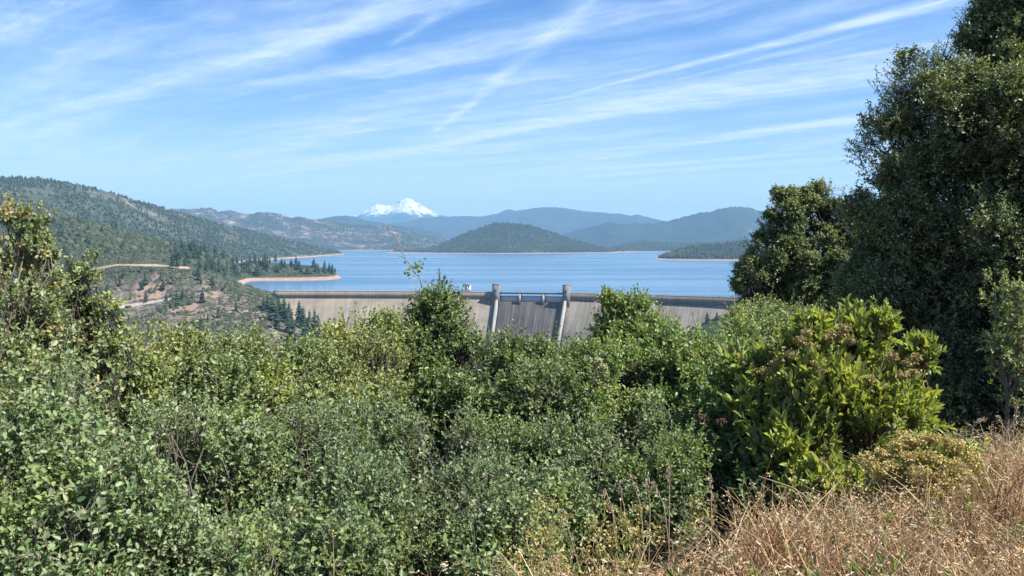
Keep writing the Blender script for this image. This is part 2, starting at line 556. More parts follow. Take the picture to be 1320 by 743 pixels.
def lake():
    m, nt = new_mat('lake_water')
    t = NT(nt)
    geo = t.n('ShaderNodeNewGeometry')
    pos = geo.outputs['Position']
    st = t.noise(t.scale_vec(pos, (0.0007, 0.0045, 1)), 1.0, 3, .5, .4)
    wv = t.noise(t.scale_vec(pos, (0.22, 0.4, 0)), 1.0, 2, .5)
    calm = t.mapr(st, .42, .62)
    col = t.mix(calm, (0.055, .13, .21), (0.085, .168, .25))
    b = t.n('ShaderNodeBump')
    b.inputs['Distance'].default_value = 1.0
    t.put(b.inputs['Height'], wv)
    t.put(b.inputs['Strength'], t.mapr(st, .42, .62, .25, .1))
    t.out(t.pbsdf(col, t.mapr(st, .4, .65, .3, .2), .5, b.outputs[0], IOR=1.33))
    near = [P(345, 378, 1450)[:2]]
    pts = [(-32000, 1450), (near[0][0] - 30, 1450)]
    for px, D in CREST[:-1]:
        q = crest_pt(px, D)
        pts.append((q[0], q[1] + 6))
    pts += [(520, 1130), (32000, 1130), (32000, 30500), (-32000, 30500)]
    v = A([(a, b, 0.0) for a, b in pts])
    me = bpy.data.meshes.new('lake_water')
    me.from_pydata([tuple(p) for p in v], [], [list(range(len(v)))])
    me.materials.append(m)
    tag(obj('lake', me), 'calm blue reservoir water behind the dam', 'lake', kind='structure')


# ------------------------------------------------------------------ dam
CREST = [(352, 1370), (430, 1370), (500, 1366), (580, 1353), (640, 1340), (685, 1329), (730, 1317), (820, 1275), (900, 1233), (960, 1199), (1050, 1145), (1120, 1105)]


def crest_pt(px, D):
    return A([(px - CX) / F * D / math.cos(PITCH), D])


class Crest:
    def __init__(self):
        pts = A([crest_pt(a, b) for a, b in CREST])
        for _ in range(3):   # smooth into an arc
            q = [pts[0]]
            for a, b in zip(pts[:-1], pts[1:]):
                q += [a * .75 + b * .25, a * .25 + b * .75]
            pts = A(q + [pts[-1]])
        self.p = pts
        d = np.linalg.norm(np.diff(pts, axis=0), axis=1)
        self.s = np.concatenate([[0], np.cumsum(d)])

    def at(self, s):
        s = np.atleast_1d(s)
        x = np.interp(s, self.s, self.p[:, 0]); y = np.interp(s, self.s, self.p[:, 1])
        e = 6.0
        tx = np.interp(s + e, self.s, self.p[:, 0]) - np.interp(s - e, self.s, self.p[:, 0])
        ty = np.interp(s + e, self.s, self.p[:, 1]) - np.interp(s - e, self.s, self.p[:, 1])
        t = unit(np.stack([tx, ty], -1))
        return np.stack([x, y], -1), t, np.stack([t[:, 1], -t[:, 0]], -1)   # point, along, downstream

    def s_of_px(self, px):
        """arc length of the crest point seen in photo column px"""
        c = CX + F * math.cos(PITCH) * self.p[:, 0] / self.p[:, 1]
        return float(np.interp(px, c, self.s))


def concrete(name, k, C):
    m, nt = new_mat(name)
    t = NT(nt)
    uv = t.n('ShaderNodeUVMap').outputs[0]
    st = t.noise(t.scale_vec(uv, (.35, .012, 0)), 1.0, 5, .65)
    st2 = t.noise(t.scale_vec(uv, (.09, .01, 0)), 1.0, 3, .5)
    blot = t.noise(t.scale_vec(uv, (.02, .05, 0)), 1.0, 4, .6)
    sx = t.n('ShaderNodeSeparateXYZ'); nt.links.new(uv, sx.inputs[0])
    joint = t.math('LESS_THAN', t.math('MODULO', sx.outputs[0], 15.2), .5)
    lift = t.math('LESS_THAN', t.math('MODULO', t.math('ADD', sx.outputs[1], 400), 7.6), .3)
    warm = t.mapr(sx.outputs[0], 330, 400)          # the left end is lighter and browner
    dark = t.mix(warm, (0.215, .185, .15), (0.15, .135, .118))
    lite = t.mix(warm, (0.285, .25, .205), (0.25, .228, .20))
    if name == 'stained_spillway':
        dark, lite = (0.06, .055, .054), (0.125, .115, .108)
    col = t.mix(t.mapr(t.math('ADD', st, t.math('MULTIPLY', t.math('SUBTRACT', st2, .5), .6)), .36, .66), dark, lite)
    col = t.mix(t.math('MULTIPLY', t.mapr(st, .62 if name == 'stained_spillway' else .60, .68), .75 if name == 'stained_spillway' else .4), col, (0.55, .52, .47) if name == 'stained_spillway' else (.42, .40, .37))
    col = t.mix(t.math('MULTIPLY', t.mapr(blot, .42, .66), .45), col, (0.13, .115, .10))
    col = t.mix(t.math('MULTIPLY', t.math('MAXIMUM', joint, t.math('MULTIPLY', lift, .5)), .3), col, (0.1, .095, .09))
    col = t.mix(1.0, col, (k, k * .99, k * .93), 'MULTIPLY')
    t.out(t.pbsdf(col, .9, .1))
    return m


def dam():
    C = Crest()
    def streaky(name, k):
        return concrete(name, k, C)
    conc = streaky('stained_concrete', 1.0)
    grey = plain('weathered_concrete', (0.17, .165, .17), .9, .1, .25, .12)
    pale = plain('pale_concrete', (0.32, .30, .27), .9, .1, .15, .1)
    wallm = streaky('stained_wall', 1.05)
    spillm = streaky('stained_spillway', 1.0)
    gatem = plain('painted_gate', (0.42, .45, .50), .5, .3, .08, .1)
    steel = plain('grey_steel', (0.3, .31, .33), .5, .4, .1, .5)
    asphalt = plain('asphalt', (0.07, .07, .072), .95, .1, .2, .2)
    s0, s1 = C.s[0], C.s[-1]
    sl, sr = C.s_of_px(640), C.s_of_px(731)
    loc = (*C.at((sl + sr) / 2)[0][0], 0)
    root = empty('concrete_dam', loc, 'long curved concrete dam with a spillway between two square towers', 'dam')

    def sweep(name, a, b, prof, mat, step=8.0, caps=True):
        n = max(2, int((b - a) / step))
        ss = np.linspace(a, b, n + 1)
        p, tt, nn = C.at(ss)
        prof = A(prof, float)
        k = len(prof)
        v = np.zeros((n + 1, k, 3))
        v[:, :, :2] = p[:, None, :] + nn[:, None, :] * prof[None, :, 0, None]
        v[:, :, 2] = prof[None, :, 1]
        uvs = np.zeros((n + 1, k, 2))
        uvs[:, :, 0] = ss[:, None]; uvs[:, :, 1] = prof[None, :, 1]
        i = (np.arange(n) * k)[:, None]; j = np.arange(k)[None, :]; j2 = (j + 1) % k
        q = np.stack([i + j, i + k + j, i + k + j2, i + j2], -1).reshape(-1, 4)
        mb = MB().add(v.reshape(-1, 3), q, uv=uvs.reshape(-1, 2))
        if caps:
            mb.p.append(np.arange(k)[None, :]); mb.p.append((n * k + np.arange(k))[None, ::-1])
        return mb.build(name, mat, root, loc, uv=True)

    main = [(-9, -150), (-9, -5), (0, -5), (0.0, -5.2), (.8 * 120, -155)]
    for a, b in ((s0, sl), (sr, s1)):
        sweep('dam_face', a, b, [(-9, -150), (-9, -4.6), (0.4, -4.6), (110, -155)], conc)
        sweep('crest_wall', a, b, [(-9.2, -4.6), (-9.2, 6.4), (0.9, 6.4), (0.9, -4.6)], wallm)
        sweep('roadway', a, b, [(-8.2, 6.4), (-8.2, 6.5), (0.0, 6.5), (0.0, 6.4)], asphalt)
        sweep('parapet', a, b, [(.35, 6.4), (.35, 7.5), (.96, 7.5), (.96, 6.1), (.9, 6.1), (.9, 6.4)], pale)
        sweep('parapet', a, b, [(-9.3, 6.4), (-9.3, 7.6), (-8.7, 7.6), (-8.7, 6.4)], pale)
    # spillway: a lower rounded crest between the towers
    sp = [(-9, -150), (-9, -9), (-6, -7.2), (-3, -7), (0, -8.2), (3.5, -11.5)] + [(3.5 + .735 * k, -11.5 - k) for k in (20, 45, 80, 143)]
    sweep('spillway_face', sl + 3, sr - 3, sp, spillm, 4)
    # bridge over the gates
    sweep('bridge_deck', sl + 5.5, sr - 5.5, [(-9, 4.4), (-9, 6.5), (1.0, 6.5), (1.0, 4.4)], grey, 6)
    sweep('bridge_parapet', sl + 5.5, sr - 5.5, [(.5, 6.5), (.5, 7.5), (1.2, 7.5), (1.2, 6.5)], pale, 6)
    w = (sr - sl) / 3
    for k in range(3):
        a, b = sl + w * k + (6 if k == 0 else 2.1), sl + w * (k + 1) - (6 if k == 2 else 2.1)
        sweep('drum_gate', a, b, [(-6, -7), (-5, 1.0), (-3.4, 1.4), (-1.6, -1.2), (-.4, -8.3)], gatem, 6)
    for k in (1, 2):
        p, tt, nn = C.at(sl + w * k)
        p, tt, nn = p[0], tt[0], nn[0]
        mb = MB()
        mb.box([*(p - nn * 3.0), -1.8], A([*tt, 0]) * 1.7, A([*nn, 0]) * 6.3, [0, 0, 6.19])
        mb.box([*(p + nn * 3.4), -4.0], A([*tt, 0]) * 1.2, A([*nn, 0]) * 1.2, [0, 0, 6.6])
        mb.build('bridge_pier', pale, root, loc)
    # towers and training walls
    for s, sgn in ((sl, 1), (sr, -1)):
        p, tt, nn = C.at(s)
        p, tt, nn = p[0], tt[0], nn[0]
        T, N = A([*tt, 0]), A([*nn, 0])
        mb = MB()
        c = A([*p, 0])
        mb.box(c + N * 0.5 + A([0, 0, 1.5]), T * 5.2, N * 7.5, [0, 0, 17.5])
        mb.box(c + N * 0.5 + A([0, 0, 19.5]), T * 5.5, N * 7.8, [0, 0, .5])
        tw = mb.build('tower', grey, root, loc)
        dk = plain('dark_opening', (0.03, .03, .035), .6)
        MB().box(c + N * 8.02 + A([0, 0, 9.5]), T * 1.2, N * .05, [0, 0, 2.0]).build('window', dk, tw, loc)
        mb = MB()
        a = s + sgn * 1.5
        p, tt, nn = C.at(a)
        p, tt, nn = p[0], tt[0], nn[0]
        T, N = A([*tt, 0]), A([*nn, 0])
        pr = [(6.5, -3.5), (8.2, -4.5), (8.2 + .735 * 145, -149.5), (.735 * 145 - 3, -149.5), (-1, -9)]
        L = [A([*p, 0]) + N * o - T * 2.3 + A([0, 0, z]) for o, z in pr]
        Rr = [A([*p, 0]) + N * o + T * 2.3 + A([0, 0, z]) for o, z in pr]
        k = len(pr)
        mb.add(L + Rr, [[j, (j + 1) % k, k + (j + 1) % k, k + j] for j in range(k)])
        mb.p.append(A([list(range(k))[::-1]])); mb.p.append(A([[k + j for j in range(k)]]))
        mb.build('training_wall', pale, root, loc)
    # lamp posts on the crest
    # white hoist house standing behind the crest near the left tower
    s = C.s_of_px(602)
    p, tt, nn = C.at(s)
    p, tt, nn = p[0] - nn[0] * 6, tt[0], nn[0]
    T, N = A([*tt, 0]), A([*nn, 0])
    c = A([*p, 6.5])
    r2 = empty('hoist_house', tuple(c), 'small white hoist house standing on the dam crest left of the spillway', 'building')
    white = plain('white_paint', (0.75, .74, .72), .7, .2, .06, .3)
    MB().box(c + A([0, 0, 5.7]), T * 4.6, N * 2.4, [0, 0, 5.7]).build('wall', white, r2, tuple(c))
    MB().box(c + A([0, 0, 11.9]), T * 5.3, N * 2.9, [0, 0, .5]).build('roof', pale, r2, tuple(c))
    for k in (-2.2, 2.2):
        MB().box(c + T * k + N * 2.43 + A([0, 0, 7.5]), T * .9, N * .06, [0, 0, 1.5]).build('window', dk, r2, tuple(c))
    MB().box(c + N * 2.43 + A([0, 0, 1.3]), T * .8, N * .06, [0, 0, 1.2]).build('door', steel, r2, tuple(c))


# ------------------------------------------------------------------ left hill across the valley
def left_hill():
    # columns of (forward distance, photo row or height in metres as 'z')
    cols = {
        -160: [(900, 'z', -150), (1050, 470), (1200, 420), (1330, 380), (1420, 356), (1520, 330), (1620, 300), (1750, 280), (2000, 'z', 90), (2400, 'z', 0)],
        -20: [(900, 'z', -150), (1050, 465), (1180, 420), (1320, 385), (1400, 362), (1470, 348), (1580, 318), (1700, 288), (1950, 'z', 100), (2400, 'z', 0)],
        40: [(900, 'z', -150), (1050, 460), (1180, 420), (1320, 384), (1390, 357), (1450, 342), (1560, 312), (1690, 281), (1950, 'z', 100), (2400, 'z', 0)],
        90: [(900, 'z', -150), (1050, 458), (1180, 418), (1310, 382), (1380, 352), (1450, 335), (1560, 308), (1700, 279), (1950, 'z', 90), (2400, 'z', 0)],
        130: [(900, 'z', -150), (1050, 456), (1180, 417), (1300, 384), (1370, 348), (1450, 334), (1560, 314), (1720, 286), (1950, 'z', 70), (2400, 'z', 0)],
        170: [(900, 'z', -150), (1050, 455), (1180, 415), (1290, 386), (1360, 346), (1450, 336), (1580, 320), (1760, 299), (1980, 'z', 55), (2400, 'z', 0)],
        210: [(900, 'z', -150), (1050, 452), (1180, 412), (1290, 384), (1350, 346), (1450, 340), (1600, 328), (1820, 312), (2000, 'z', 40), (2400, 'z', 0)],
        255: [(900, 'z', -150), (1050, 450), (1180, 408), (1290, 374), (1360, 351), (1500, 345), (1680, 334), (1900, 322), (2080, 'z', 20), (2400, 'z', -2)],
        290: [(900, 'z', -150), (1050, 450), (1180, 408), (1290, 376), (1380, 360), (1550, 'z', 13), (1750, 'z', 16), (1960, 329), (2120, 'z', 12), (2400, 'z', -4)],
        320: [(900, 'z', -150), (1050, 448), (1180, 408), (1290, 382), (1385, 369), (1480, 'z', -3), (1780, 'z', -3), (1870, 'z', 1.5), (2030, 333), (2250, 'z', -4)],
        340: [(900, 'z', -150), (1050, 448), (1180, 410), (1290, 387), (1385, 376), (1470, 'z', -4), (1800, 'z', -4), (1885, 'z', 1.5), (2050, 335), (2250, 'z', -4)],
        352: [(900, 'z', -150), (1050, 448), (1180, 412), (1300, 390), (1392, 377), (1450, 'z', -4), (1800, 'z', -4), (1885, 'z', 1.5), (2060, 336), (2260, 'z', -4)],
        362: [(900, 'z', -150), (1050, 448), (1180, 420), (1310, 400), (1380, 'z', -14), (1450, 'z', -16), (1800, 'z', -4), (1885, 'z', 1.5), (2070, 337), (2270, 'z', -4)],
        400: [(900, 'z', -150), (1050, 455), (1180, 436), (1260, 424), (1330, 'z', -100), (1450, 'z', -60), (1830, 'z', -5), (1900, 'z', 1.5), (2090, 340), (2270, 'z', -4)],
        420: [(900, 'z', -150), (1050, 462), (1180, 446), (1240, 436), (1320, 'z', -125), (1450, 'z', -60), (1850, 'z', -5), (1920, 'z', 1.5), (2090, 345), (2250, 'z', -4)],
        432: [(900, 'z', -150), (1050, 470), (1180, 453), (1240, 443), (1320, 'z', -130), (1450, 'z', -60), (1900, 'z', -5), (1960, 'z', 1.5), (2080, 351), (2200, 'z', -4)],
        439: [(900, 'z', -150), (1050, 475), (1180, 457), (1240, 450), (1320, 'z', -130), (1450, 'z', -60), (1950, 'z', -5), (1990, 'z', .5), (2040, 358), (2100, 'z', -4)],
        446: [(900, 'z', -150), (1050, 480), (1180, 462), (1240, 456), (1320, 'z', -130), (1450, 'z', -60), (1980, 'z', -6), (2000, 'z', -6), (2040, 'z', -6), (2100, 'z', -6)],
        520: [(900, 'z', -150), (1050, 520), (1180, 505), (1240, 500), (1320, 'z', -150), (1450, 'z', -60), (1980, 'z', -20), (2000, 'z', -20), (2040, 'z', -20), (2100, 'z', -20)],
    }
    keys = sorted(cols)
    # per key column: forward distance and height at 10 stations
    KD = A([[r[0] for r in cols[k]] for k in keys], float)
    KZ = A([[r[2] if r[1] == 'z' else P(k, r[1], r[0])[2] for r in cols[k]] for k in keys], float)
    us = np.linspace(-160, 520, 420)
    m = 16
    st = np.linspace(0, 9, 9 * m + 1)
    G = np.zeros((len(st), len(us), 3))
    for b, u in enumerate(us):
        Dk = [np.interp(u, keys, KD[:, i]) for i in range(10)]
        Zk = [np.interp(u, keys, KZ[:, i]) for i in range(10)]
        G[:, b, 1] = np.interp(st, range(10), Dk)
        G[:, b, 2] = np.interp(st, range(10), Zk)
        G[:, b, 0] = (u - CX) / F * G[:, b, 1] / math.cos(PITCH)
    # soften the bends, then roughen
    Z = G[:, :, 2].copy()
    for _ in range(5):
        Zs = Z.copy()
        Zs[1:-1] = (Z[:-2] + Z[1:-1] * 2 + Z[2:]) / 4
        Zs[:, 1:-1] = (Zs[:, :-2] + Zs[:, 1:-1] * 2 + Zs[:, 2:]) / 4
        Z = Zs
    x, y = G[:, :, 0], G[:, :, 1]
    land = np.clip((np.abs(Z) - 4) / 12, 0, 1)
    Z = Z + land * (9 * fbm(x / 170, y / 170, 4, 4) + 3.0 * fbm(x / 32, y / 32, 6, 3))
    G[:, :, 2] = Z
    mat, nt = new_mat('chaparral_slope')
    t = NT(nt)
    geo = t.n('ShaderNodeNewGeometry')
    pos = geo.outputs['Position']
    sep = t.n('ShaderNodeSeparateXYZ'); nt.links.new(pos, sep.inputs[0])
    n1 = t.noise(pos, 1 / 90, 5, .6); n2 = t.noise(pos, 1 / 14, 5, .65); n3 = t.noise(pos, 1 / 4.5, 3, .6)
    green = t.mix(t.mapr(n1, .4, .62), (0.05, .064, .036), (0.085, .085, .056))
    green = t.mix(t.mapr(n3, .45, .62), green, (0.03, .045, .025))
    bare = t.mix(t.mapr(n2, .4, .65), (0.125, .10, .082), (0.225, .178, .145))
    bare = t.mix(t.mapr(n3, .5, .62), bare, (0.06, .06, .045))
    low = t.mapr(t.math('ADD', sep.outputs[2], t.math('MULTIPLY', t.math('SUBTRACT', n1, .5), 90)), 40, 22)
    west = t.mapr(sep.outputs[1], 1420, 1380)
    barefac = t.math('MULTIPLY', t.math('MULTIPLY', low, west), t.mapr(n2, .38, .56))
    col = t.mix(barefac, green, bare)
    n5 = t.noise(pos, 1 / 70, 3, .5)
    cut = t.math('MULTIPLY', t.mapr(n5, .57, .63), barefac)
    col = t.mix(t.math('MULTIPLY', cut, .6), col, (0.38, .25, .17))
    ring = t.mapr(t.math('ADD', sep.outputs[2], t.math('MULTIPLY', t.math('SUBTRACT', n2, .5), 4)), 5.0, 6.4)
    shore = t.math('MULTIPLY', t.math('SUBTRACT', 1.0, ring), t.mapr(sep.outputs[1], 1480, 1520))
    col = t.mix(shore, col, t.mix(t.mapr(n2, .4, .6), (0.30, .195, .14), (0.37, .255, .19)))
    t.out(t.pbsdf(col, .95, .05, t.bump(n3, .8, 2.5)))
    tag(grid_obj('hillside', G, mat), 'scrubby green and brown hillside across the valley left of the dam', 'hill', kind='structure')
    V = G.reshape(-1, 3)
    px, py = proj(V)

    def on(pxq, pyq, lo=900):
        """hill point seen near a pixel, nearest to the camera"""
        d = (px - pxq) ** 2 + (py - pyq) ** 2 + np.where(V[:, 1] < lo, 1e6, 0)
        c = np.argsort(d)[:6]
        return V[c[np.argmin(V[c, 1])]].copy()

    def road(name, label, pts, width, mat, lift):
        P3 = A([on(a, b) for a, b in pts])
        s = np.linspace(0, len(pts) - 1, 60)
        c = np.stack([np.interp(s, range(len(pts)), P3[:, k]) for k in range(3)], -1)
        ker = np.ones(5) / 5
        for k in range(3):
            e = np.pad(c[:, k], 2, mode='edge')
            c[:, k] = np.convolve(e, ker, 'valid')
        tt = unit(np.gradient(c, axis=0) * A([1, 1, 0]))
        nn = np.stack([-tt[:, 1], tt[:, 0], np.zeros(len(tt))], -1)
        wv = width * (1 + .35 * fbm(s * .7, s * 0, 77, 2))[:, None]
        # a bench cut into the slope: flat bed, cut bank above, fill below
        rows = [c - nn * wv * .9 + A([0, 0, lift - 2.5]), c - nn * wv * .5 + A([0, 0, lift]), c + nn * wv * .5 + A([0, 0, lift + .2]), c + nn * wv * .8 + A([0, 0, lift + 1.6])]
        v = np.stack(rows, 1)
        o = grid_obj(name, v, mat, False)
        return tag(o, label, 'road', kind='structure')
    dirt = plain('road_dirt', (0.29, .21, .15), .95, .05, .3, .12)
    gray = plain('track_gravel', (0.30, .26, .23), .95, .05, .3, .15)
    road('dirt_road', 'pale dirt road cut across the scrubby hillside', [(60, 354), (95, 350), (120, 346.5), (150, 342.5), (175, 342), (200, 342.5), (225, 344.5), (246, 346)], 3.4, dirt, 1.2)
    road('gravel_track', 'grey gravel track below the dirt road on the hillside', [(40, 398), (80, 403), (120, 402), (160, 395), (190, 390), (222, 386)], 5, gray, 1.5)
    return G, V, px, py, on


def right_abutment():
    us = np.linspace(862, 1420, 90)
    vs = np.linspace(0, 1, 60)
    G = np.zeros((60, 90, 3))
    for b, u in enumerate(us):
        D = np.interp(vs, [0, .35, .6, .8, 1], [820, 980, 1100, 1200 if u < 1000 else 1150, 1500])
        top = np.interp(u, [862, 890, 920, 960, 1000, 1040, 1080, 1150, 1420], [-150, -38, -24, -10, 0, 6, 30, 70, 120])
        z = np.interp(vs, [0, .35, .6, .8, 1], [-150, -95, min(top, -10) - 10, top, top if u > 1060 else -40])
        G[:, b, 1] = D; G[:, b, 2] = z; G[:, b, 0] = (u - CX) / F * D / math.cos(PITCH)
    G[:, :, 2] += 5 * fbm(G[:, :, 0] / 60, G[:, :, 1] / 60, 12, 4)
    m = hill_mat('abutment_slope', (0.05, .07, .035), (0.085, .09, .055), (0.25, .2, .17), .12, 60, -140, cover=7)
    tag(grid_obj('abutment_hill', G, m), 'scrubby slope below the right end of the dam', 'hill', kind='structure')
    return G


# ------------------------------------------------------------------ conifers and chaparral on the hill
def conifer_meshes(k):
    r = np.random.default_rng(100 + k)
    needle = MATS['needles'] if k % 2 else MATS['needles_dark']
    mb = MB()
    H = 1.0
    tiers = 9
    for i in range(tiers):
        f = i / (tiers - 1)
        z0 = .12 + .8 * f
        rad = (.17 * (1 - f) ** .8 + .015) * r.uniform(.8, 1.15)
        n = 7 if i < 6 else 5
        off = r.uniform(0, 6.28)
        for j in range(n):
            a = off + j * 6.283 / n + r.uniform(-.25, .25)
            rr = rad * r.uniform(.6, 1.25)
            d = A([math.cos(a), math.sin(a), 0]); s = A([-math.sin(a), math.cos(a), 0])
            w = rr * .55
            top = A([0, 0, z0 + .13 * (1 - .5 * f)])
            tip = d * rr + A([0, 0, z0 - .035 * r.uniform(0, 1.5)])
            mid = d * rr * .55
            mb.add([top, mid + s * w + A([0, 0, z0 + .01]), tip, mid - s * w + A([0, 0, z0 + .01]), mid + A([0, 0, z0 + .055])],
                   [[0, 1, 4], [1, 2, 4], [2, 3, 4], [3, 0, 4]])
    crown = mb.data('crown', needle)
    tb = MB().tube([[0, 0, -.03], [0, 0, .5], [0, 0, .97]], [.016, .011, .003], 6)
    return crown, tb.data('trunk', MATS['bark'])


def hill_plants(G, V, px, py, on, GA):
    protos = [conifer_meshes(k) for k in range(6)]
    count = [0]

    def conifer(p, h, label, group, wide=1.0):
        c, tr = protos[random.randrange(6)]
        o = empty('conifer', tuple(p), label, 'tree', group)
        a = random.uniform(0, 6.28)
        w = h * random.uniform(1.25, 1.75) * wide
        for nm, me in (('crown', c), ('trunk', tr)):
            q = obj(nm, me, o)
            q.scale = (w, w, h)
            q.rotation_euler.z = a
        count[0] += 1

    def scatter(n, box, hr, label, group, ymin=0, ymax=1e9, wide=1.0, dens=None):
        ok = np.where((px > box[0]) & (px < box[2]) & (py > box[1]) & (py < box[3]) & (V[:, 1] > ymin) & (V[:, 1] < ymax) & (V[:, 2] > -70)
                      & ((V[:, 2] > 9) | (V[:, 1] < 1420)))[0]
        if dens is not None:
            ok = ok[dens(V[ok])]
        for i in rng.choice(ok, min(n, len(ok)), replace=False):
            conifer(V[i] + A([rng.uniform(-4, 4), rng.uniform(-4, 4), -.4]), random.uniform(*hr), label, group, wide)
    # big dark ones in front of the dam's left end
    lab = 'tall dark conifer in the row standing in front of the left end of the dam'
    for a, b, h in ((346, 402, 22), (352, 412, 30), (361, 408, 24), (367, 414, 30), (374, 418, 26), (380, 412, 22), (386, 420, 31), (391, 424, 27), (399, 428, 27), (405, 431, 30), (411, 433, 26),
                    (418, 438, 22), (424, 440, 24), (430, 444, 22), (340, 398, 16), (372, 428, 24), (392, 436, 24), (358, 424, 26), (378, 436, 22)):
        conifer(on(a, b, 1000), h * 1.3, lab, 'conifers in front of the dam')
    scatter(150, (225, 322, 434, 359), (14, 28), 'small conifer in the wood covering the peninsula by the water', 'conifers on the peninsula', 1500, 2080, wide=1.1)
    scatter(55, (60, 279, 300, 330), (8, 17), 'small conifer on the upper slope above the dirt road', 'conifers on the upper slope', 1450, 1900)
    scatter(26, (120, 352, 330, 440), (10, 20), 'scattered conifer on the brown slope below the dirt road', 'conifers on the lower slope', 1000, 1360)
    for a, b, h, l in ((222, 346, 26, 'tall conifer, left of the clump at the right end of the dirt road'), (229, 346, 22, 'slim conifer in the middle of the clump at the end of the dirt road'),
                       (238, 345, 24, 'broad conifer, right of the clump at the right end of the dirt road'), (85, 346, 20, 'lone conifer beside the left part of the dirt road'),
                       (148, 290, 18, 'conifer on the ridge above the road, left of a pair'), (154, 292, 18, 'conifer on the ridge above the road, right of a pair'),
                       (186, 366, 20, 'lone dark conifer just below the middle of the dirt road'), (229, 394, 24, 'dark conifer at the right end of the gravel track'),
                       (260, 388, 22, 'lone dark conifer on the brown slope right of the gravel track'), (155, 418, 26, 'dark conifer low on the slope below the gravel track')):
        conifer(on(a, b), h, l, None)
    # right abutment
    VA = GA.reshape(-1, 3)
    ax, ay = proj(VA)
    ok = np.where((ax > 880) & (ax < 1060) & (VA[:, 1] > 1000) & (VA[:, 1] < 1190))[0]
    for i in rng.choice(ok, 34, replace=False):
        conifer(VA[i] - A([0, 0, .4]), random.uniform(11, 20), 'small grey green conifer below the right end of the dam', 'conifers below the right end of the dam', 1.3)
    # chaparral: uncountable
    cm = island_mat('chaparral_leaf', [(0, (0.026, .038, .022)), (.5, (0.046, .062, .033)), (.85, (0.072, .08, .046)), (1, (0.11, .095, .07))], .95, .05)
    h, w = G.shape[:2]
    N = 34000
    i = rng.uniform(10, h - 20, N); j = rng.uniform(0, w - 1.01, N)
    a, b = i.astype(int), j.astype(int)
    fi, fj = (i - a)[:, None], (j - b)[:, None]
    p = (G[a, b] * (1 - fi) + G[a + 1, b] * fi) * (1 - fj) + (G[a, b + 1] * (1 - fi) + G[a + 1, b + 1] * fi) * fj
    dn = fbm(p[:, 0] / 45, p[:, 1] / 45, 14, 4)
    up = (p[:, 2] > 35) | (p[:, 1] > 1400)
    qx, qy = proj(p)
    onroad = np.abs(qy - np.interp(qx, [20, 60, 95, 120, 150, 200, 225, 258], [358, 354, 349, 346, 342.5, 342.5, 344.5, 346.5])) < 3.5
    ok = (dn > np.where(up, -.45, -.06) + rng.uniform(-.2, .2, N)) & ((p[:, 2] > 10) | ((p[:, 1] < 1400) & (p[:, 2] > -90))) & ~(onroad & (qx < 262) & (p[:, 1] < 1480))
    p = p[ok]
    n = len(p)
    Rr = rng.uniform(1.0, 3.0, n) * np.where(rng.uniform(size=n) < .08, 1.7, 1) * np.where(p[:, 1] > 1500, 1.6, 1)
    dirs = sph(7)
    base = A([[0, 0, .9], [.8, 0, .5], [.25, .78, .5], [-.65, .5, .45], [-.65, -.5, .5], [.25, -.78, .45], [1, .3, -.2], [-.1, 1, -.2], [-1, 0, -.2], [-.1, -1, -.2]])
    jit = base[None] * rng.uniform(.7, 1.3, (n, 10, 1))
    v = p[:, None, :] + jit * Rr[:, None, None]
    tri = A([[0, 1, 2], [0, 2, 3], [0, 3, 4], [0, 4, 5], [0, 5, 1], [1, 6, 2], [2, 6, 7], [2, 7, 3], [3, 7, 8], [3, 8, 4], [4, 8, 9], [4, 9, 5], [5, 9, 6], [5, 6, 1]])
    I = (np.arange(n) * 10)[:, None]
    f = np.concatenate([I + t_ for t_ in tri])
    o = MB().add(v.reshape(-1, 3), f).build('chaparral', cm)
    tag(o, 'low scrub bushes covering the hillside left of the dam', 'scrub', kind='stuff')


# ------------------------------------------------------------------ shrubs and trees
def lumpy(d, seed):
    return 0.78 + 0.42 * vnoise(d[:, 0] * 2.3 + d[:, 2] * 1.7 + seed, d[:, 1] * 2.3 - d[:, 2] * 1.1 + seed * .7, int(seed * 10) % 997)


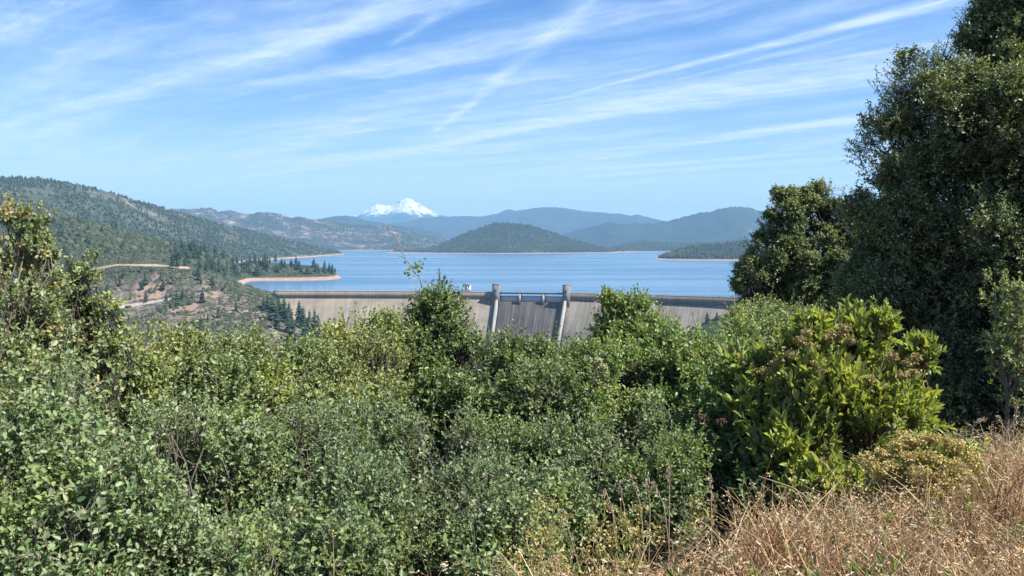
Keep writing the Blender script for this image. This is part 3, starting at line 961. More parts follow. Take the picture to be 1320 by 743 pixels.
def foliage_lobe(lf, tw, c, Rr, spec, seed, squash=1.0):
    """twigs with leaves through the outer part of a lobe; returns twig bases"""
    tmean = sum(spec['twig']) / 2
    tsc = min(1.0, Rr / tmean * .75)
    Rr = max(Rr * .4, Rr - spec.get('shrink', .6) * tmean * tsc)
    n = max(8, int(spec['k'] * (Rr + .5 * tmean) ** 2 * 4 * spec.get('dens', 1)))
    d = sph(n)
    rad = Rr * lumpy(d, seed) * (spec.get('inner', .35) + (1 - spec.get('inner', .35)) * rng.uniform(size=n) ** .45)
    e = d.copy(); e[:, 2] *= squash
    base = c + e * rad[:, None]
    # keep gaps: drop twigs where a coarse noise is low
    gap = vnoise(base[:, 0] * spec['gapf'] + seed, base[:, 2] * spec['gapf'] + base[:, 1] * spec['gapf'] * .8, 5)
    keep = gap > spec['gap'] + rng.uniform(-.06, .06, n)
    base, d = base[keep], d[keep]
    n = len(base)
    td = unit(d * .55 + A([0, 0, spec['up']]) + rng.normal(size=(n, 3)) * .45)
    tl = rng.uniform(*spec['twig'], n) * tsc
    m = spec['leaves']
    t = (np.arange(m) + .6) / m
    if spec.get('whorl'):
        t = 1 - (1 - t) * .75
    t = t[None, :] + rng.uniform(-.04, .04, (n, m))
    pos = base[:, None, :] + td[:, None, :] * (tl[:, None] * t)[:, :, None]
    s1 = unit(np.cross(td, A([0.33, 0.41, 0.85]))); s2 = np.cross(td, s1)
    ang = np.arange(m)[None, :] * 2.4 + rng.uniform(0, 6.28, (n, 1)) + rng.uniform(-.4, .4, (n, m))
    radial = np.cos(ang)[:, :, None] * s1[:, None, :] + np.sin(ang)[:, :, None] * s2[:, None, :]
    ax = unit(radial * spec.get('spread', .9) + td[:, None, :] * spec.get('fwd', .6) + A([0, 0, spec.get('lup', .1)]) + rng.normal(size=(n, m, 3)) * .25)
    nr = A([.25, -.2, .65]) + rng.normal(size=(n, m, 3)) * .6 + td[:, None, :] * .3
    L = spec['L'] * rng.uniform(.82, 1.2) * rng.uniform(.55, 1.25, (n, m)) * rng.choice([.9, 1, 1.12], (n, 1))
    lf.leaves(pos.reshape(-1, 3), ax.reshape(-1, 3), nr.reshape(-1, 3), L.ravel(), (L * spec['ratio'] * rng.uniform(.85, 1.15, (n, m))).ravel(), spec.get('fold', .22))
    ends = base + td * tl[:, None]
    tw.sticks(base - td * tl[:, None] * .35, ends, spec.get('tr', .0028), .0012)
    return base, ends


def bend(a, b, r0, r1, mb, sag=.12, n=6, sides=6, seed=None):
    a, b = A(a, float), A(b, float)
    L = np.linalg.norm(b - a)
    t = np.linspace(0, 1, n)[:, None]
    w = rng.normal(size=3) * L * sag
    w2 = rng.normal(size=3) * L * sag * .4
    pts = a + (b - a) * t + np.sin(t * math.pi) * w + np.sin(t * 2 * math.pi) * w2
    mb.tube(pts, r0 + (r1 - r0) * t[:, 0] ** .8, sides)
    return pts


SCRUB = dict(k=1150, up=.45, twig=(.09, .23), leaves=10, L=.033, ratio=.56, gapf=2.6, gap=.36)


def shrub(name, label, cat, lobes, mat, spec=None, root=None, bare=(), stem='bark_grey', group=None, extra=None, squash=1.0):
    sp = dict(SCRUB); sp.update(spec or {})
    C = [(P(a, b, D), r / F * D) for a, b, D, r in lobes]
    if root is None:
        lowest = min(C, key=lambda q: q[0][2])[0]
        mean = np.mean([q[0] for q in C], axis=0)
        root = A([mean[0], mean[1] + .1, 0.0])
    root = A([root[0], root[1], float(gz(root[0], root[1])) - .05])
    o = empty(name, tuple(root), label, cat, group)
    lf, tw, sm = MB(), MB(), MB()
    cen = np.mean([q[0] for q in C], axis=0)
    hubs = []
    for i in range(1 if len(C) < 3 or sp.get('single') else 3):
        hb = root + (cen - root) * .5 + rng.normal(size=3) * A([.14, .14, .05]) * (0 if sp.get('single') else 1)
        bend(root + A([rng.uniform(-.08, .08), rng.uniform(-.08, .08), 0]), hb, sp.get('stem', .026), sp.get('stem', .026) * .7, sm, .04, 8)
        hubs.append(hb)
    for c, r in list(C):      # thinner shaded leaves below each clump
        cc = c - A([0, 0, 1.15 * r]) + A([0, .12, 0])
        if sp.get('under', True) and cc[2] - .5 * r > gz(cc[0], cc[1]):
            foliage_lobe(lf, tw, cc, r * 1.05, dict(sp, dens=.4, gap=.28), rng.uniform(0, 90), squash)
    for c, r in C:            # upright shoots breaking the outline
        for q in range(sp.get('shoots', 5)):
            dd = unit(rng.normal(size=3) * A([1, 1, .4]) + A([0, 0, .75]))
            b0 = c + dd * r * .7
            ln = min(r * 1.1, rng.uniform(.14, .36))
            dv = unit(A([0, 0, 1.0]) + dd * .5 + rng.normal(size=3) * .25)
            e0 = b0 + dv * ln
            bend(b0, e0, .0035, .0012, tw, .05, 5, 4)
            m = int(10 + ln * 45)
            tt = rng.uniform(.1, 1.0, m)
            ax = unit(rng.normal(size=(m, 3)) * .8 + dv * .8)
            lf.leaves(b0 + dv * (ln * tt)[:, None], ax, rng.normal(size=(m, 3)) * .6 + A([.2, -.2, .6]), sp['L'] * rng.uniform(.5, 1.05, m) * (1.1 - .4 * tt), sp['L'] * sp['ratio'] * .8, .22)
    for k, (c, r) in enumerate(C):
        r *= 1.0
        p = bend(min(hubs, key=lambda q: np.linalg.norm(q - c)), c, sp.get('stem', .026) * .55, .005, sm, .06, 9)
        base, ends = foliage_lobe(lf, tw, c, r, sp, rng.uniform(0, 90), squash)
        if len(base):
            for i in rng.choice(len(base), min(len(base), sp.get('branches', 26)), replace=False):
                q = p[rng.integers(5, 9)]
                bend(q, base[i], .006, .0025, sm, .1, 5, 4)
    off = tuple(root)
    if name == 'scrub_oak':
        for i in rng.choice(len(C), min(4, len(C)), replace=False):
            c, r = C[i]
            dv = unit(rng.normal(size=3) * A([1, .5, .6]) + A([0, -.9, .5]))
            e0 = c + dv * (r * 1.05 + rng.uniform(.02, .14))
            mb = MB()
            pts = bend(c + dv * r * .3, e0, .0042, .0015, mb, .1, 8, 5)
            for q in range(4):
                b0 = pts[rng.integers(3, 7)]
                bend(b0, b0 + unit(dv + rng.normal(size=3) * .8) * rng.uniform(.06, .16), .002, .0008, mb, .1, 4, 4)
            mb.build('bare_twig', MATS['bark_bleached'], o, off)
    lf.build('foliage', mat, o, off)
    sm.v += tw.v; sm.uv += tw.uv
    for q in tw.p: sm.p.append(q + sm.n)
    sm.n += tw.n
    sm.build('stem', MATS[stem], o, off)
    for pts, rr in bare:
        rr *= .6   # bleached leafless twigs standing in front of the leaves
        P3 = A([P(*q) for q in pts])
        s = np.linspace(0, len(P3) - 1, 14)
        c = np.stack([np.interp(s, range(len(P3)), P3[:, k]) for k in range(3)], -1)
        c[1:-1] += rng.normal(size=(12, 3)) * .008
        b = MB().tube(c, np.linspace(rr, rr * .45, 14), 5)
        for i in range(3, 13, 3):
            e = c[i] + (unit(rng.normal(size=3) * .6 + unit(c[-1] - c[0])) * rng.uniform(.06, .2))
            b.tube([c[i], (c[i] + e) / 2 + rng.normal(size=3) * .008, e], [rr * .5, rr * .4, rr * .2], 4)
        b.build('bare_twig', MATS['bark_bleached'], o, off)
    if extra: extra(o, off, C)
    return o


def flower_heads(spots, mat, r0=.055):
    """domes of tiny dry flowers, one mesh each"""
    def f(o, off, C):
        for a, b, D in spots:
            c = P(a, b, D)
            n = 60
            d = sph(n); d[:, 2] = np.abs(d[:, 2])
            rad = r0 * rng.uniform(.8, 1.25)
            p = c + d * A([rad, rad, rad * .7]) * rng.uniform(.55, 1.05, (n, 1))
            mb = MB()
            mb.sticks(np.repeat((c - A([0, 0, rad]))[None], n, 0), p, .0012, .0009)
            for q in range(3):
                pp = p + rng.normal(size=(n, 3)) * .006
                mb.leaves(pp, sph(n), sph(n), .016, .013, .3)
            mb.build('flower_cluster', mat, o, off)
    return f


def twig_tufts(o, off, C):
    for px, py, n in ((532, 348, 20), (540, 342, 14), (523, 356, 6)):
        c = P(px, py, 8.1)
        mb = MB()
        p = c + rng.normal(size=(n, 3)) * .022
        mb.leaves(p, p - c + rng.normal(size=(n, 3)) * .01, sph(n) + A([0, 0, .6]), .04, .024)
        mb.build('leaf_tuft', MATS['oak_dark'], o, off)


def vegetation():
    M = MATS
    sh = shrub
    sh('scrub_oak', 'tallest pale green oak shrub with brown tips at the left edge', 'shrub',
       [(16, 350, 5.2, 50), (36, 305, 5.3, 30), (32, 286, 5.3, 13), (14, 280, 5.3, 11), (50, 318, 5.3, 13), (6, 300, 5.2, 32), (52, 340, 5.3, 24), (40, 405, 5.3, 42), (5, 420, 5.1, 70), (70, 460, 5.4, 60), (10, 500, 5.0, 75)], M['oak_pale_tip'],
       dict(k=620, stem=.011, branches=7, L=.036, gap=.47, gapf=4.5, shoots=8), bare=[([(78, 532, 4.75), (100, 508, 4.75), (135, 492, 4.8), (166, 482, 4.8)], .006)])
    sh('oak_sapling', 'thin open oak sapling with dark stems right of the tall left shrub', 'shrub',
       [(106, 358, 5.8, 20), (118, 342, 5.8, 13), (92, 385, 5.8, 24), (126, 376, 5.8, 17), (138, 398, 5.8, 14), (108, 405, 5.8, 18), (88, 440, 5.8, 34), (130, 452, 5.8, 34)], M['oak_pale'],
       dict(k=420, stem=.011, single=True), stem='bark_dark')
    sh('scrub_oak', 'broad grey green oak shrub filling the bottom left corner', 'shrub',
       [(40, 600, 4.4, 105), (125, 670, 4.2, 105), (-10, 700, 4.0, 105), (90, 740, 3.9, 90), (60, 540, 4.8, 80), (130, 580, 4.8, 75)], M['oak_grey'], dict(L=.031, gap=.36))
    sh('scrub_oak', 'olive green oak shrub below the gravel track, right of the open sapling', 'shrub',
       [(180, 470, 6.6, 52), (235, 460, 7, 42), (150, 520, 6.3, 75), (215, 530, 6.4, 75), (270, 500, 6.8, 50)], M['oak_olive'], dict(gap=.35))
    sh('scrub_oak', 'pale twiggy oak shrub with a bleached upright branch, left of centre', 'shrub',
       [(330, 468, 7.2, 44), (290, 475, 7.1, 44), (385, 482, 7.2, 48), (320, 530, 6.7, 75), (390, 540, 6.7, 70)], M['oak_olive'], dict(gap=.36),
       bare=[([(278, 600, 5.9), (276, 560, 5.95), (279, 520, 6.0), (278, 482, 6.0)], .007), ([(350, 510, 6.0), (372, 494, 6.0), (398, 480, 6.05)], .006),
             ([(345, 527, 6.0), (385, 520, 6.0), (420, 532, 6.0), (455, 545, 6.0)], .005), ([(258, 474, 6.2), (270, 482, 6.1), (279, 490, 6.0)], .005)])
    sh('scrub_oak', 'dense grey green oak shrub at the bottom, right of the corner shrub', 'shrub',
       [(225, 620, 5.0, 105), (290, 690, 4.6, 105), (200, 720, 4.3, 90), (330, 750, 4.2, 80), (300, 600, 5.4, 80)], M['oak_grey'], dict(L=.031, gap=.36),
       bare=[([(222, 690, 4.2), (240, 702, 4.2), (256, 716, 4.15)], .005)])
    sh('scrub_oak', 'yellow green oak shrub in front of the dam face, left of the dark tree', 'shrub',
       [(455, 444, 7.9, 34), (490, 440, 7.9, 36), (430, 460, 7.8, 38), (512, 452, 8.0, 34), (480, 490, 7.5, 62), (425, 505, 7.3, 58), (500, 540, 7.1, 62), (450, 550, 6.9, 58), (500, 425, 7.9, 20)], M['oak_yellow'], dict(gap=.35))
    tw = sh('young_oak', 'dark upright young oak with a long dead twig rising over the lake', 'tree',
       [(568, 398, 8.2, 32), (550, 412, 8.2, 30), (580, 428, 8.1, 28), (560, 450, 8.2, 48), (594, 470, 8.0, 44), (540, 480, 8.0, 52), (585, 520, 7.6, 60), (540, 545, 7.4, 58)], M['oak_dark'], dict(gap=.34, L=.036),
       stem='bark_dark', bare=[([(549, 378, 8.1), (541, 362, 8.1), (527, 340, 8.1), (515, 318, 8.1), (505, 300, 8.1), (500, 291, 8.1)], .012)],
       extra=twig_tufts)
    sh('scrub_oak', 'large blue green oak shrub low in the middle left', 'shrub',
       [(400, 610, 5.7, 90), (460, 680, 5.1, 95), (390, 720, 4.7, 90), (480, 590, 6.2, 80), (440, 750, 4.5, 80)], M['oak_blue'], dict(gap=.35, L=.033),
       bare=[([(380, 590, 5.0), (405, 572, 5.0), (440, 560, 5.0), (462, 566, 5.0)], .005)])
    sh('scrub_oak', 'dark green oak shrub below the spillway, right of the dark young oak', 'shrub',
       [(650, 472, 7.6, 40), (690, 470, 7.7, 38), (725, 474, 7.7, 38), (640, 510, 7.3, 60), (705, 520, 7.2, 64), (712, 455, 7.8, 24), (660, 455, 7.7, 22)], M['oak_dark'], dict(gap=.38, L=.034))
    sh('scrub_oak', 'shaded blue green oak shrub at the bottom centre', 'shrub',
       [(565, 600, 6.1, 85), (610, 670, 5.5, 85), (530, 710, 5.1, 90), (620, 740, 5.0, 70), (640, 600, 6.3, 70)], M['oak_blue'], dict(gap=.35, L=.032),
       bare=[([(575, 690, 5.0), (597, 678, 5.0), (612, 700, 5.0)], .005)])
    sh('scrub_oak', 'bright green oak shrub with a tall leafy spray against the dam', 'shrub',
       [(800, 398, 8.0, 20), (822, 396, 8.0, 17), (782, 388, 8.0, 12), (800, 420, 8.0, 24), (826, 426, 8.0, 28), (780, 428, 8.0, 22), (850, 436, 8.0, 24), (808, 448, 7.9, 34), (785, 456, 8.0, 38), (838, 456, 7.9, 40), (755, 480, 7.8, 44), (800, 500, 7.6, 66), (745, 530, 7.2, 52)],
       M['oak_bright'], dict(gap=.35), extra=flower_heads([(770, 466, 7.0), (778, 482, 7.0), (768, 492, 7.0), (780, 500, 7.0), (775, 474, 7.0)], M['flower_cream'], .04))
    sh('scrub_oak', 'light green oak shrub left of the large leaved shrub', 'shrub',
       [(885, 452, 7.8, 36), (925, 450, 7.9, 34), (960, 440, 8.0, 34), (880, 500, 7.5, 60), (940, 490, 7.6, 52), (860, 550, 7.1, 55)], M['oak_bright'], dict(gap=.35))
    sh('scrub_oak', 'dark blue green oak shrub behind the dry grass, right of centre', 'shrub',
       [(730, 590, 6.6, 80), (800, 575, 6.7, 70), (690, 620, 6.2, 75), (770, 640, 6.0, 65), (720, 665, 5.9, 60), (815, 660, 5.8, 50), (865, 655, 5.8, 48)], M['oak_blue'], dict(gap=.35, L=.032))
    sh('coyote_bush', 'low blue grey shrub at the edge of the dry grass, bottom centre', 'shrub',
       [(665, 690, 5.1, 62), (715, 655, 5.4, 50), (640, 740, 4.7, 55)], M['oak_grey'], dict(gap=.34, L=.030, ratio=.6))
    sh('coyote_bush', 'low bright green bush under the oak shrubs beside the dry grass', 'shrub',
       [(845, 605, 5.9, 42), (880, 590, 6.0, 36), (815, 620, 5.8, 30)], M['oak_bright'], dict(gap=.28, L=.030, ratio=.5))
    sh('toyon_shrub', 'dark shrub with old brown flower heads left of the large leaved shrub', 'shrub',
       [(930, 560, 6.5, 60), (955, 520, 6.7, 50), (965, 600, 6.2, 55), (920, 610, 6.2, 47), (930, 650, 6.0, 48), (985, 650, 5.8, 48)], M['toyon_dark'], dict(k=420, L=.062, ratio=.36, leaves=10, up=.7, gap=.28),
       extra=flower_heads([(905, 540, 6.2), (930, 545, 6.1), (918, 565, 6.1), (945, 520, 6.2), (912, 582, 6.1)], M['flower_brown'], .038))
    sh('toyon_shrub', 'large bright shrub with long upright leaves and tan flower heads', 'shrub',
       [(1050, 468, 6.3, 46), (1100, 455, 6.3, 44), (1150, 490, 6.2, 44), (1010, 500, 6.3, 46), (1060, 530, 6.1, 72), (1130, 550, 6.0, 64), (1030, 590, 5.9, 58), (1090, 600, 5.8, 60), (1170, 545, 6.0, 36), (1050, 650, 5.6, 48), (1110, 655, 5.6, 44), (975, 500, 6.5, 44), (985, 550, 6.3, 50), (1000, 610, 6.0, 50), (1136, 428, 6.2, 22), (1112, 420, 6.3, 18), (1186, 462, 6.1, 20), (1046, 430, 6.3, 20)], M['toyon'],
       dict(k=430, L=.074, ratio=.33, leaves=11, up=1.1, twig=(.16, .32), whorl=True, fwd=1.25, spread=.7, lup=.3, gap=.42, tr=.004, branches=14, fold=.3),
       stem='bark_reddish',
       extra=flower_heads([(1032, 440, 6.0), (1048, 448, 5.95), (1066, 436, 6.0), (1080, 432, 6.0), (1095, 440, 6.0), (1020, 458, 6.0), (1150, 462, 5.9), (1170, 470, 5.9), (1182, 462, 5.9), (1120, 490, 5.8), (1140, 500, 5.8),
                           (1090, 425, 6.0), (1000, 470, 6.1), (985, 480, 6.1), (1160, 485, 5.85), (1178, 482, 5.85), (1055, 470, 5.85), (1040, 430, 6.05)], M['flower_tan'], .042))
    sh('flowering_shrub', 'small shrub topped with yellow tan flower heads beside the dry grass', 'shrub',
       [(1185, 610, 5.2, 42), (1225, 605, 5.2, 38), (1150, 620, 5.2, 30), (1200, 650, 5.0, 34)], M['toyon'], dict(k=420, L=.05, ratio=.34, up=.8, gap=.25, leaves=10, whorl=True),
       extra=flower_heads([(1120, 594, 5.1), (1140, 586, 5.1), (1158, 576, 5.1), (1178, 570, 5.1), (1198, 566, 5.1), (1215, 570, 5.1), (1232, 578, 5.1), (1245, 588, 5.1), (1252, 600, 5.05), (1130, 608, 5.0), (1150, 602, 5.0),
                           (1172, 590, 5.0), (1195, 590, 5.0), (1210, 596, 4.95), (1228, 602, 4.95), (1240, 615, 4.95), (1185, 612, 4.9), (1215, 622, 4.9), (1165, 566, 5.2), (1205, 636, 4.85), (1232, 632, 4.9)], M['flower_yellow'], .062))
    sh('coyote_bush', 'dark green shrub in front of the small tree at the lake edge', 'shrub',
       [(965, 418, 9.6, 32), (1000, 420, 9.8, 36), (1035, 430, 9.8, 36), (990, 450, 9.2, 50)], M['oak_olive'], dict(gap=.35))
    sh('oak_sapling', 'pale leafy sapling lit against the dark tree at the right edge', 'shrub',
       [(1282, 370, 8.6, 16), (1312, 385, 8.6, 24), (1330, 420, 8.6, 34), (1300, 415, 8.6, 22), (1325, 470, 8.5, 30), (1290, 450, 8.6, 16)], M['oak_pale'],
       dict(k=420, gap=.4, gapf=5, L=.042, single=True))

    # ---- live oaks on the right
    def live_oak(label, lobes, root_px, mat, spec, trunk_r):
        sp = dict(k=310, up=.35, twig=(.14, .32), leaves=10, L=.044, ratio=.52, gapf=1.9, gap=.41, tr=.004, inner=.5, shrink=.1); sp.update(spec)
        C = [(P(a, b, D), r / F * D) for a, b, D, r in lobes]
        rx = P(root_px[0], 600, root_px[1])
        root = A([rx[0], rx[1], float(gz(rx[0], rx[1])) - .1])
        o = empty('live_oak', tuple(root), label, 'tree')
        lf, tw, sm = MB(), MB(), MB()
        cen = np.mean([c for c, r in C], axis=0)
        fork = root + (cen - root) * .4
        tp = bend(root, fork, trunk_r, trunk_r * .7, sm, .05, 8, 10)
        for k, (c, r) in enumerate(C):
            p = bend(fork, c, trunk_r * .38, trunk_r * .08, sm, .1, 9, 7)
            base, ends = foliage_lobe(lf, tw, c, r, sp, rng.uniform(0, 90))
            # smaller sprays standing off the lobe give the ragged outline
            d = sph(9)
            for q in d:
                cc = c + q * r * rng.uniform(.85, 1.15)
                rr = r * rng.uniform(.22, .36)
                bb, _ = foliage_lobe(lf, tw, cc, rr, dict(sp, k=sp['k'] * 1.7, inner=.15), rng.uniform(0, 90))
                bend(p[6], cc, .018, .006, sm, .1, 5, 5)
            if len(base):
                for i in rng.choice(len(base), min(len(base), 26), replace=False):
                    bend(p[rng.integers(5, 9)], base[i], .014, .004, sm, .1, 5, 4)
        off = tuple(root)
        lf.build('crown', mat, o, off)
        sm.v += tw.v; sm.uv += tw.uv
        for q in tw.p: sm.p.append(q + sm.n)
        sm.build('trunk', M['bark_dark'], o, off)

    live_oak('huge dark live oak filling the right edge of the view',
             [(1345, 40, 13, 80), (1272, 95, 13, 56), (1195, 130, 13, 58), (1150, 190, 13, 48), (1165, 255, 12.8, 62), (1250, 200, 12.6, 95), (1350, 180, 12.4, 105), (1300, 310, 12.5, 105),
              (1200, 350, 12.8, 85), (1145, 320, 13, 45), (1240, 440, 12.6, 100), (1340, 440, 12.0, 110), (1170, 450, 13.2, 70), (1240, 545, 12.4, 75), (1330, 560, 11.8, 70), (1160, 540, 13, 50),
              (1335, -50, 13, 80), (1335, 10, 13, 60), (1340, 110, 12.7, 90), (1122, 372, 13.3, 46), (1112, 432, 13.3, 50), (1100, 330, 13.4, 26), (1400, 80, 13.2, 90), (1450, 240, 12.6, 110), (1470, 400, 12, 130), (1580, 380, 12, 150), (1430, 540, 11.6, 110)],
             (1330, 13.2), M['live_oak'], {}, .32)
    live_oak('smaller live oak between the lake and the huge dark oak',
             [(1040, 282, 19, 34), (1012, 300, 19, 30), (1072, 305, 19, 34), (995, 335, 19, 30), (1050, 345, 19, 48), (985, 372, 19, 36), (1020, 385, 19, 42), (1085, 360, 19, 42), (1080, 410, 19, 50), (1025, 420, 18.7, 40), (1092, 335, 19, 40), (1012, 272, 19, 22), (1058, 262, 19, 22), (972, 362, 18.8, 22), (1085, 285, 19, 22)],
             (1050, 19), M['live_oak'], dict(k=230, L=.055, gap=.42, gapf=1.9, twig=(.16, .36)), .17)


# ------------------------------------------------------------------ grass
def grass():
    M = MATS
    n0 = 150000
    x = rng.uniform(-1.6, 8.5, n0); y = rng.uniform(2.0, 11.5, n0)
    s = shelf_s(x, y)
    edge = .28 + .45 * fbm(x * 1.1, y * 1.1, 40, 3) + .55 * np.clip((4.0 - y) / .9, 0, 1)
    vis = (x > -y * .64 - .5) & (x < y * .64 + 1.8)
    dn = rng.uniform(size=n0) < np.clip(1.25 - y / 10, .25, 1) * np.clip(.72 + .5 * fbm(x * 2.2, y * 2.2, 44, 3), .3, 1)
    ok = (s < edge) & vis & dn
    x, y = x[ok][:72000], y[ok][:72000]
    n = len(x)
    base = np.stack([x, y, gz(x, y) - .01], -1)
    H = rng.uniform(.12, .36, n) * (1 + .35 * fbm(x * 1.5, y * 1.5, 43, 3)) * (1 + .45 * np.clip(fbm(x * 4.5, y * 4.5, 49, 2), -.4, 1))
    lean = rng.normal(size=(n, 3)) * .5 + np.stack([.35 * fbm(x * .9, y * .9, 47), .35 * fbm(x * .9, y * .9, 48), np.zeros(n)], -1); lean[:, 2] = 0
    W = rng.uniform(.0022, .006, n) * np.where(rng.uniform(size=n) < .06, 1.6, 1)
    side = unit(np.cross(rng.normal(size=(n, 3)), A([0, 0, 1])))
    rows = []
    for t in (0, .4, .75, 1.0):
        c = base + A([0, 0, 1]) * (H * t * (1 - .12 * t))[:, None] + lean * (H * t ** 1.8)[:, None]
        w = (W * (1 - t * .85))[:, None]
        rows += [c - side * w, c + side * w]
    tip = (rows[-1] + rows[-2]) / 2
    v = np.stack(rows, 1).reshape(-1, 3)
    I = (np.arange(n) * 8)[:, None]
    q = np.concatenate([I + A([2 * k, 2 * k + 1, 2 * k + 3, 2 * k + 2]) for k in range(3)])
    mb = MB().add(v, q)
    o = mb.build('dry_grass', M['grass'])
    tag(o, 'dry straw coloured grass covering the bank in the bottom right', 'grass', kind='stuff')
    # drooping seed heads of the same grass
    hs = np.where(rng.uniform(size=n) < .42)[0]
    hd = MB()
    for k in range(5):
        m = len(hs)
        p = tip[hs] + rng.normal(size=(m, 3)) * A([.012, .012, .014])
        ax = unit(lean[hs] + rng.normal(size=(m, 3)) * .5 + A([0, 0, -.1]))
        hd.leaves(p, ax, rng.normal(size=(m, 3)), rng.uniform(.012, .03, m), .0065, .3)
    o = hd.build('grass_seed', M['seed'])
    tag(o, 'reddish seed heads of the dry grass on the bank', 'grass', kind='stuff')
    # fallen straw
    m = 16000
    x = rng.uniform(-1.4, 7.5, m); y = rng.uniform(2.2, 10, m)
    k = (shelf_s(x, y) < .4) & (np.abs(x) < y * .64 + .4)
    x, y = x[k], y[k]
    p = np.stack([x, y, gz(x, y) + rng.uniform(.01, .16, len(x))], -1)
    d = rng.normal(size=(len(x), 3)); d[:, 2] *= .3
    st = MB().sticks(p, p + unit(d) * rng.uniform(.08, .3, (len(x), 1)), .0016, .001)
    tag(st.build('straw_litter', M['grass']), 'fallen straw lying through the dry grass', 'straw', kind='stuff')

    # dead leaves and sticks under the shrubs
    m = 42000
    x = rng.uniform(-7, 7, m); y = rng.uniform(2.4, 11, m)
    k = (shelf_s(x, y) > .1) & (np.abs(x) < y * .7 + .6)
    x, y = x[k], y[k]
    p = np.stack([x, y, gz(x, y) + rng.uniform(.004, .05, len(x))], -1)
    d = rng.normal(size=(len(x), 3)); d[:, 2] *= .35
    mb = MB().leaves(p, d, rng.normal(size=(len(x), 3)) * .5 + A([0, 0, 1]), rng.uniform(.02, .045, len(x)), .017, .35)
    q = rng.choice(len(x), 5000, replace=False)
    mb.sticks(p[q], p[q] + unit(d[q]) * rng.uniform(.06, .3, (5000, 1)), .003, .0015)
    tag(mb.build('leaf_litter', M['litter']), 'dead leaves and sticks lying under the shrubs', 'leaf litter', kind='stuff')

    # green plants among the grass
    def herb(name, label, px, py, D, h, nst, mat, fl=None, group=None, wide=.12, L=.06):
        c = P(px, py, D)
        root = A([c[0], c[1], float(gz(c[0], c[1])) - .01])
        o = empty(name, tuple(root), label, 'plant', group)
        lf, sm, heads = MB(), MB(), []
        for i in range(nst):
            a = rng.normal(size=3) * wide; a[2] = 0
            b = root + a * .4
            e = b + a * 1.3 + A([0, 0, h * rng.uniform(.65, 1.1)])
            p = bend(b, e, .003, .0014, sm, .05, 6, 4)
            m = 14
            t = rng.uniform(.15, .98, m)
            pos = b + (e - b) * t[:, None]
            ax = unit(rng.normal(size=(m, 3)) * .7 + A([0, 0, .7]))
            lf.leaves(pos, ax, rng.normal(size=(m, 3)), L * rng.uniform(.6, 1.1, m), L * .2, .2)
            if fl:
                k = 16
                fb = MB()
                heads.append(fb)
                fp = e + rng.normal(size=(k, 3)) * A([.035, .035, .03])
                fb.leaves(fp, sph(k), sph(k), .013, .011, .3)
                fb.sticks(np.repeat(e[None] - A([0, 0, .03]), k, 0), fp, .0008, .0006)
        off = tuple(root)
        lf.build('foliage', mat, o, off); sm.build('stem', M['herb_stem'], o, off)
        for fb in heads: fb.build('flower_head', fl, o, off)
    herb('flowering_herb', 'yellow flowered herb beside the low blue grey shrub, bottom centre', 722, 700, 4.2, .42, 16, M['herb'], M['flower_yellow'])
    herb('flowering_herb', 'small yellow flowered herb at the bottom edge of the view', 712, 742, 3.6, .22, 10, M['herb'], M['flower_yellow'])
    herb('flowering_herb', 'tall yellow green herb at the left edge of the dry grass', 775, 680, 4.5, .45, 18, M['herb'], M['flower_yellow'], wide=.17)
    herb('flowering_herb', 'yellow green herb among pale dry stalks in front of the bright low bush', 838, 660, 4.7, .48, 14, M['herb'], M['flower_yellow'])
    herb('green_herb', 'leafy green herb with upright blades in the grass below the big shrub', 1082, 665, 4.6, .2, 8, M['herb_green'], L=.08)
    herb('green_herb', 'soft green tuft growing in the dry grass at the bottom', 1140, 725, 3.6, .18, 14, M['herb_green'], L=.09, wide=.2)
    herb('green_herb', 'grey green tuft growing in the dry grass near the bottom edge', 1035, 735, 3.5, .16, 12, M['oak_grey'], L=.09, wide=.16)
    herb('green_herb', 'low green patch in the grass right of the small flowering shrub', 1272, 650, 4.4, .2, 12, M['herb_green'], L=.06, wide=.16)

    def stalk(label, pts, D, group, head=True):
        P3 = A([P(a, b, D) for a, b in pts])
        g = float(gz(P3[0][0], P3[0][1]))
        P3[0][2] = min(P3[0][2], g)
        root = A([P3[0][0], P3[0][1], P3[0][2]])
        o = empty('dry_stalk', tuple(root), label, 'dry plant', group)
        s = np.linspace(0, len(P3) - 1, 10)
        c = np.stack([np.interp(s, range(len(P3)), P3[:, k]) for k in range(3)], -1)
        MB().tube(c, np.linspace(.0035, .0018, 10), 5).build('stem', M['straw'], o, tuple(root))
        if head:
            n = 40
            t = rng.uniform(.72, 1.03, n)
            p = np.stack([np.interp(t * 9, range(10), c[:, k]) for k in range(3)], -1) + rng.normal(size=(n, 3)) * .006
            MB().leaves(p, unit(c[-1] - c[-3]) + rng.normal(size=(n, 3)) * .5, sph(n), .022, .007, .3).build('seed_head', M['straw'], o, tuple(root))
    L1 = 'pale dry flower stalk standing above the grass in front of the oak shrubs'
    for pts in ([(800, 700), (790, 660), (780, 630), (778, 636)], [(812, 700), (806, 660), (797, 620)], [(834, 700), (826, 650), (812, 612)], [(868, 700), (856, 650), (842, 625)], [(836, 700), (838, 650), (834, 620)],
                [(800, 712), (793, 670), (784, 650)], [(760, 742), (735, 690), (726, 660)], [(862, 690), (863, 640), (862, 605)], [(918, 690), (917, 640), (915, 615)]):
        stalk(L1, pts, 4.6, 'dry stalks in front of the oak shrubs')
    stalk('long pale dry stem arching up to the left in front of the big shrub', [(1090, 680), (1055, 650), (1020, 628), (978, 614)], 4.6, None, False)
    stalk('pale dry stem leaning up to the left across the big shrub, upper one', [(1110, 660), (1085, 625), (1065, 600), (1046, 584)], 4.8, None, False)
    L2 = 'dry grey stalk rising from the grass in front of the huge dark oak'
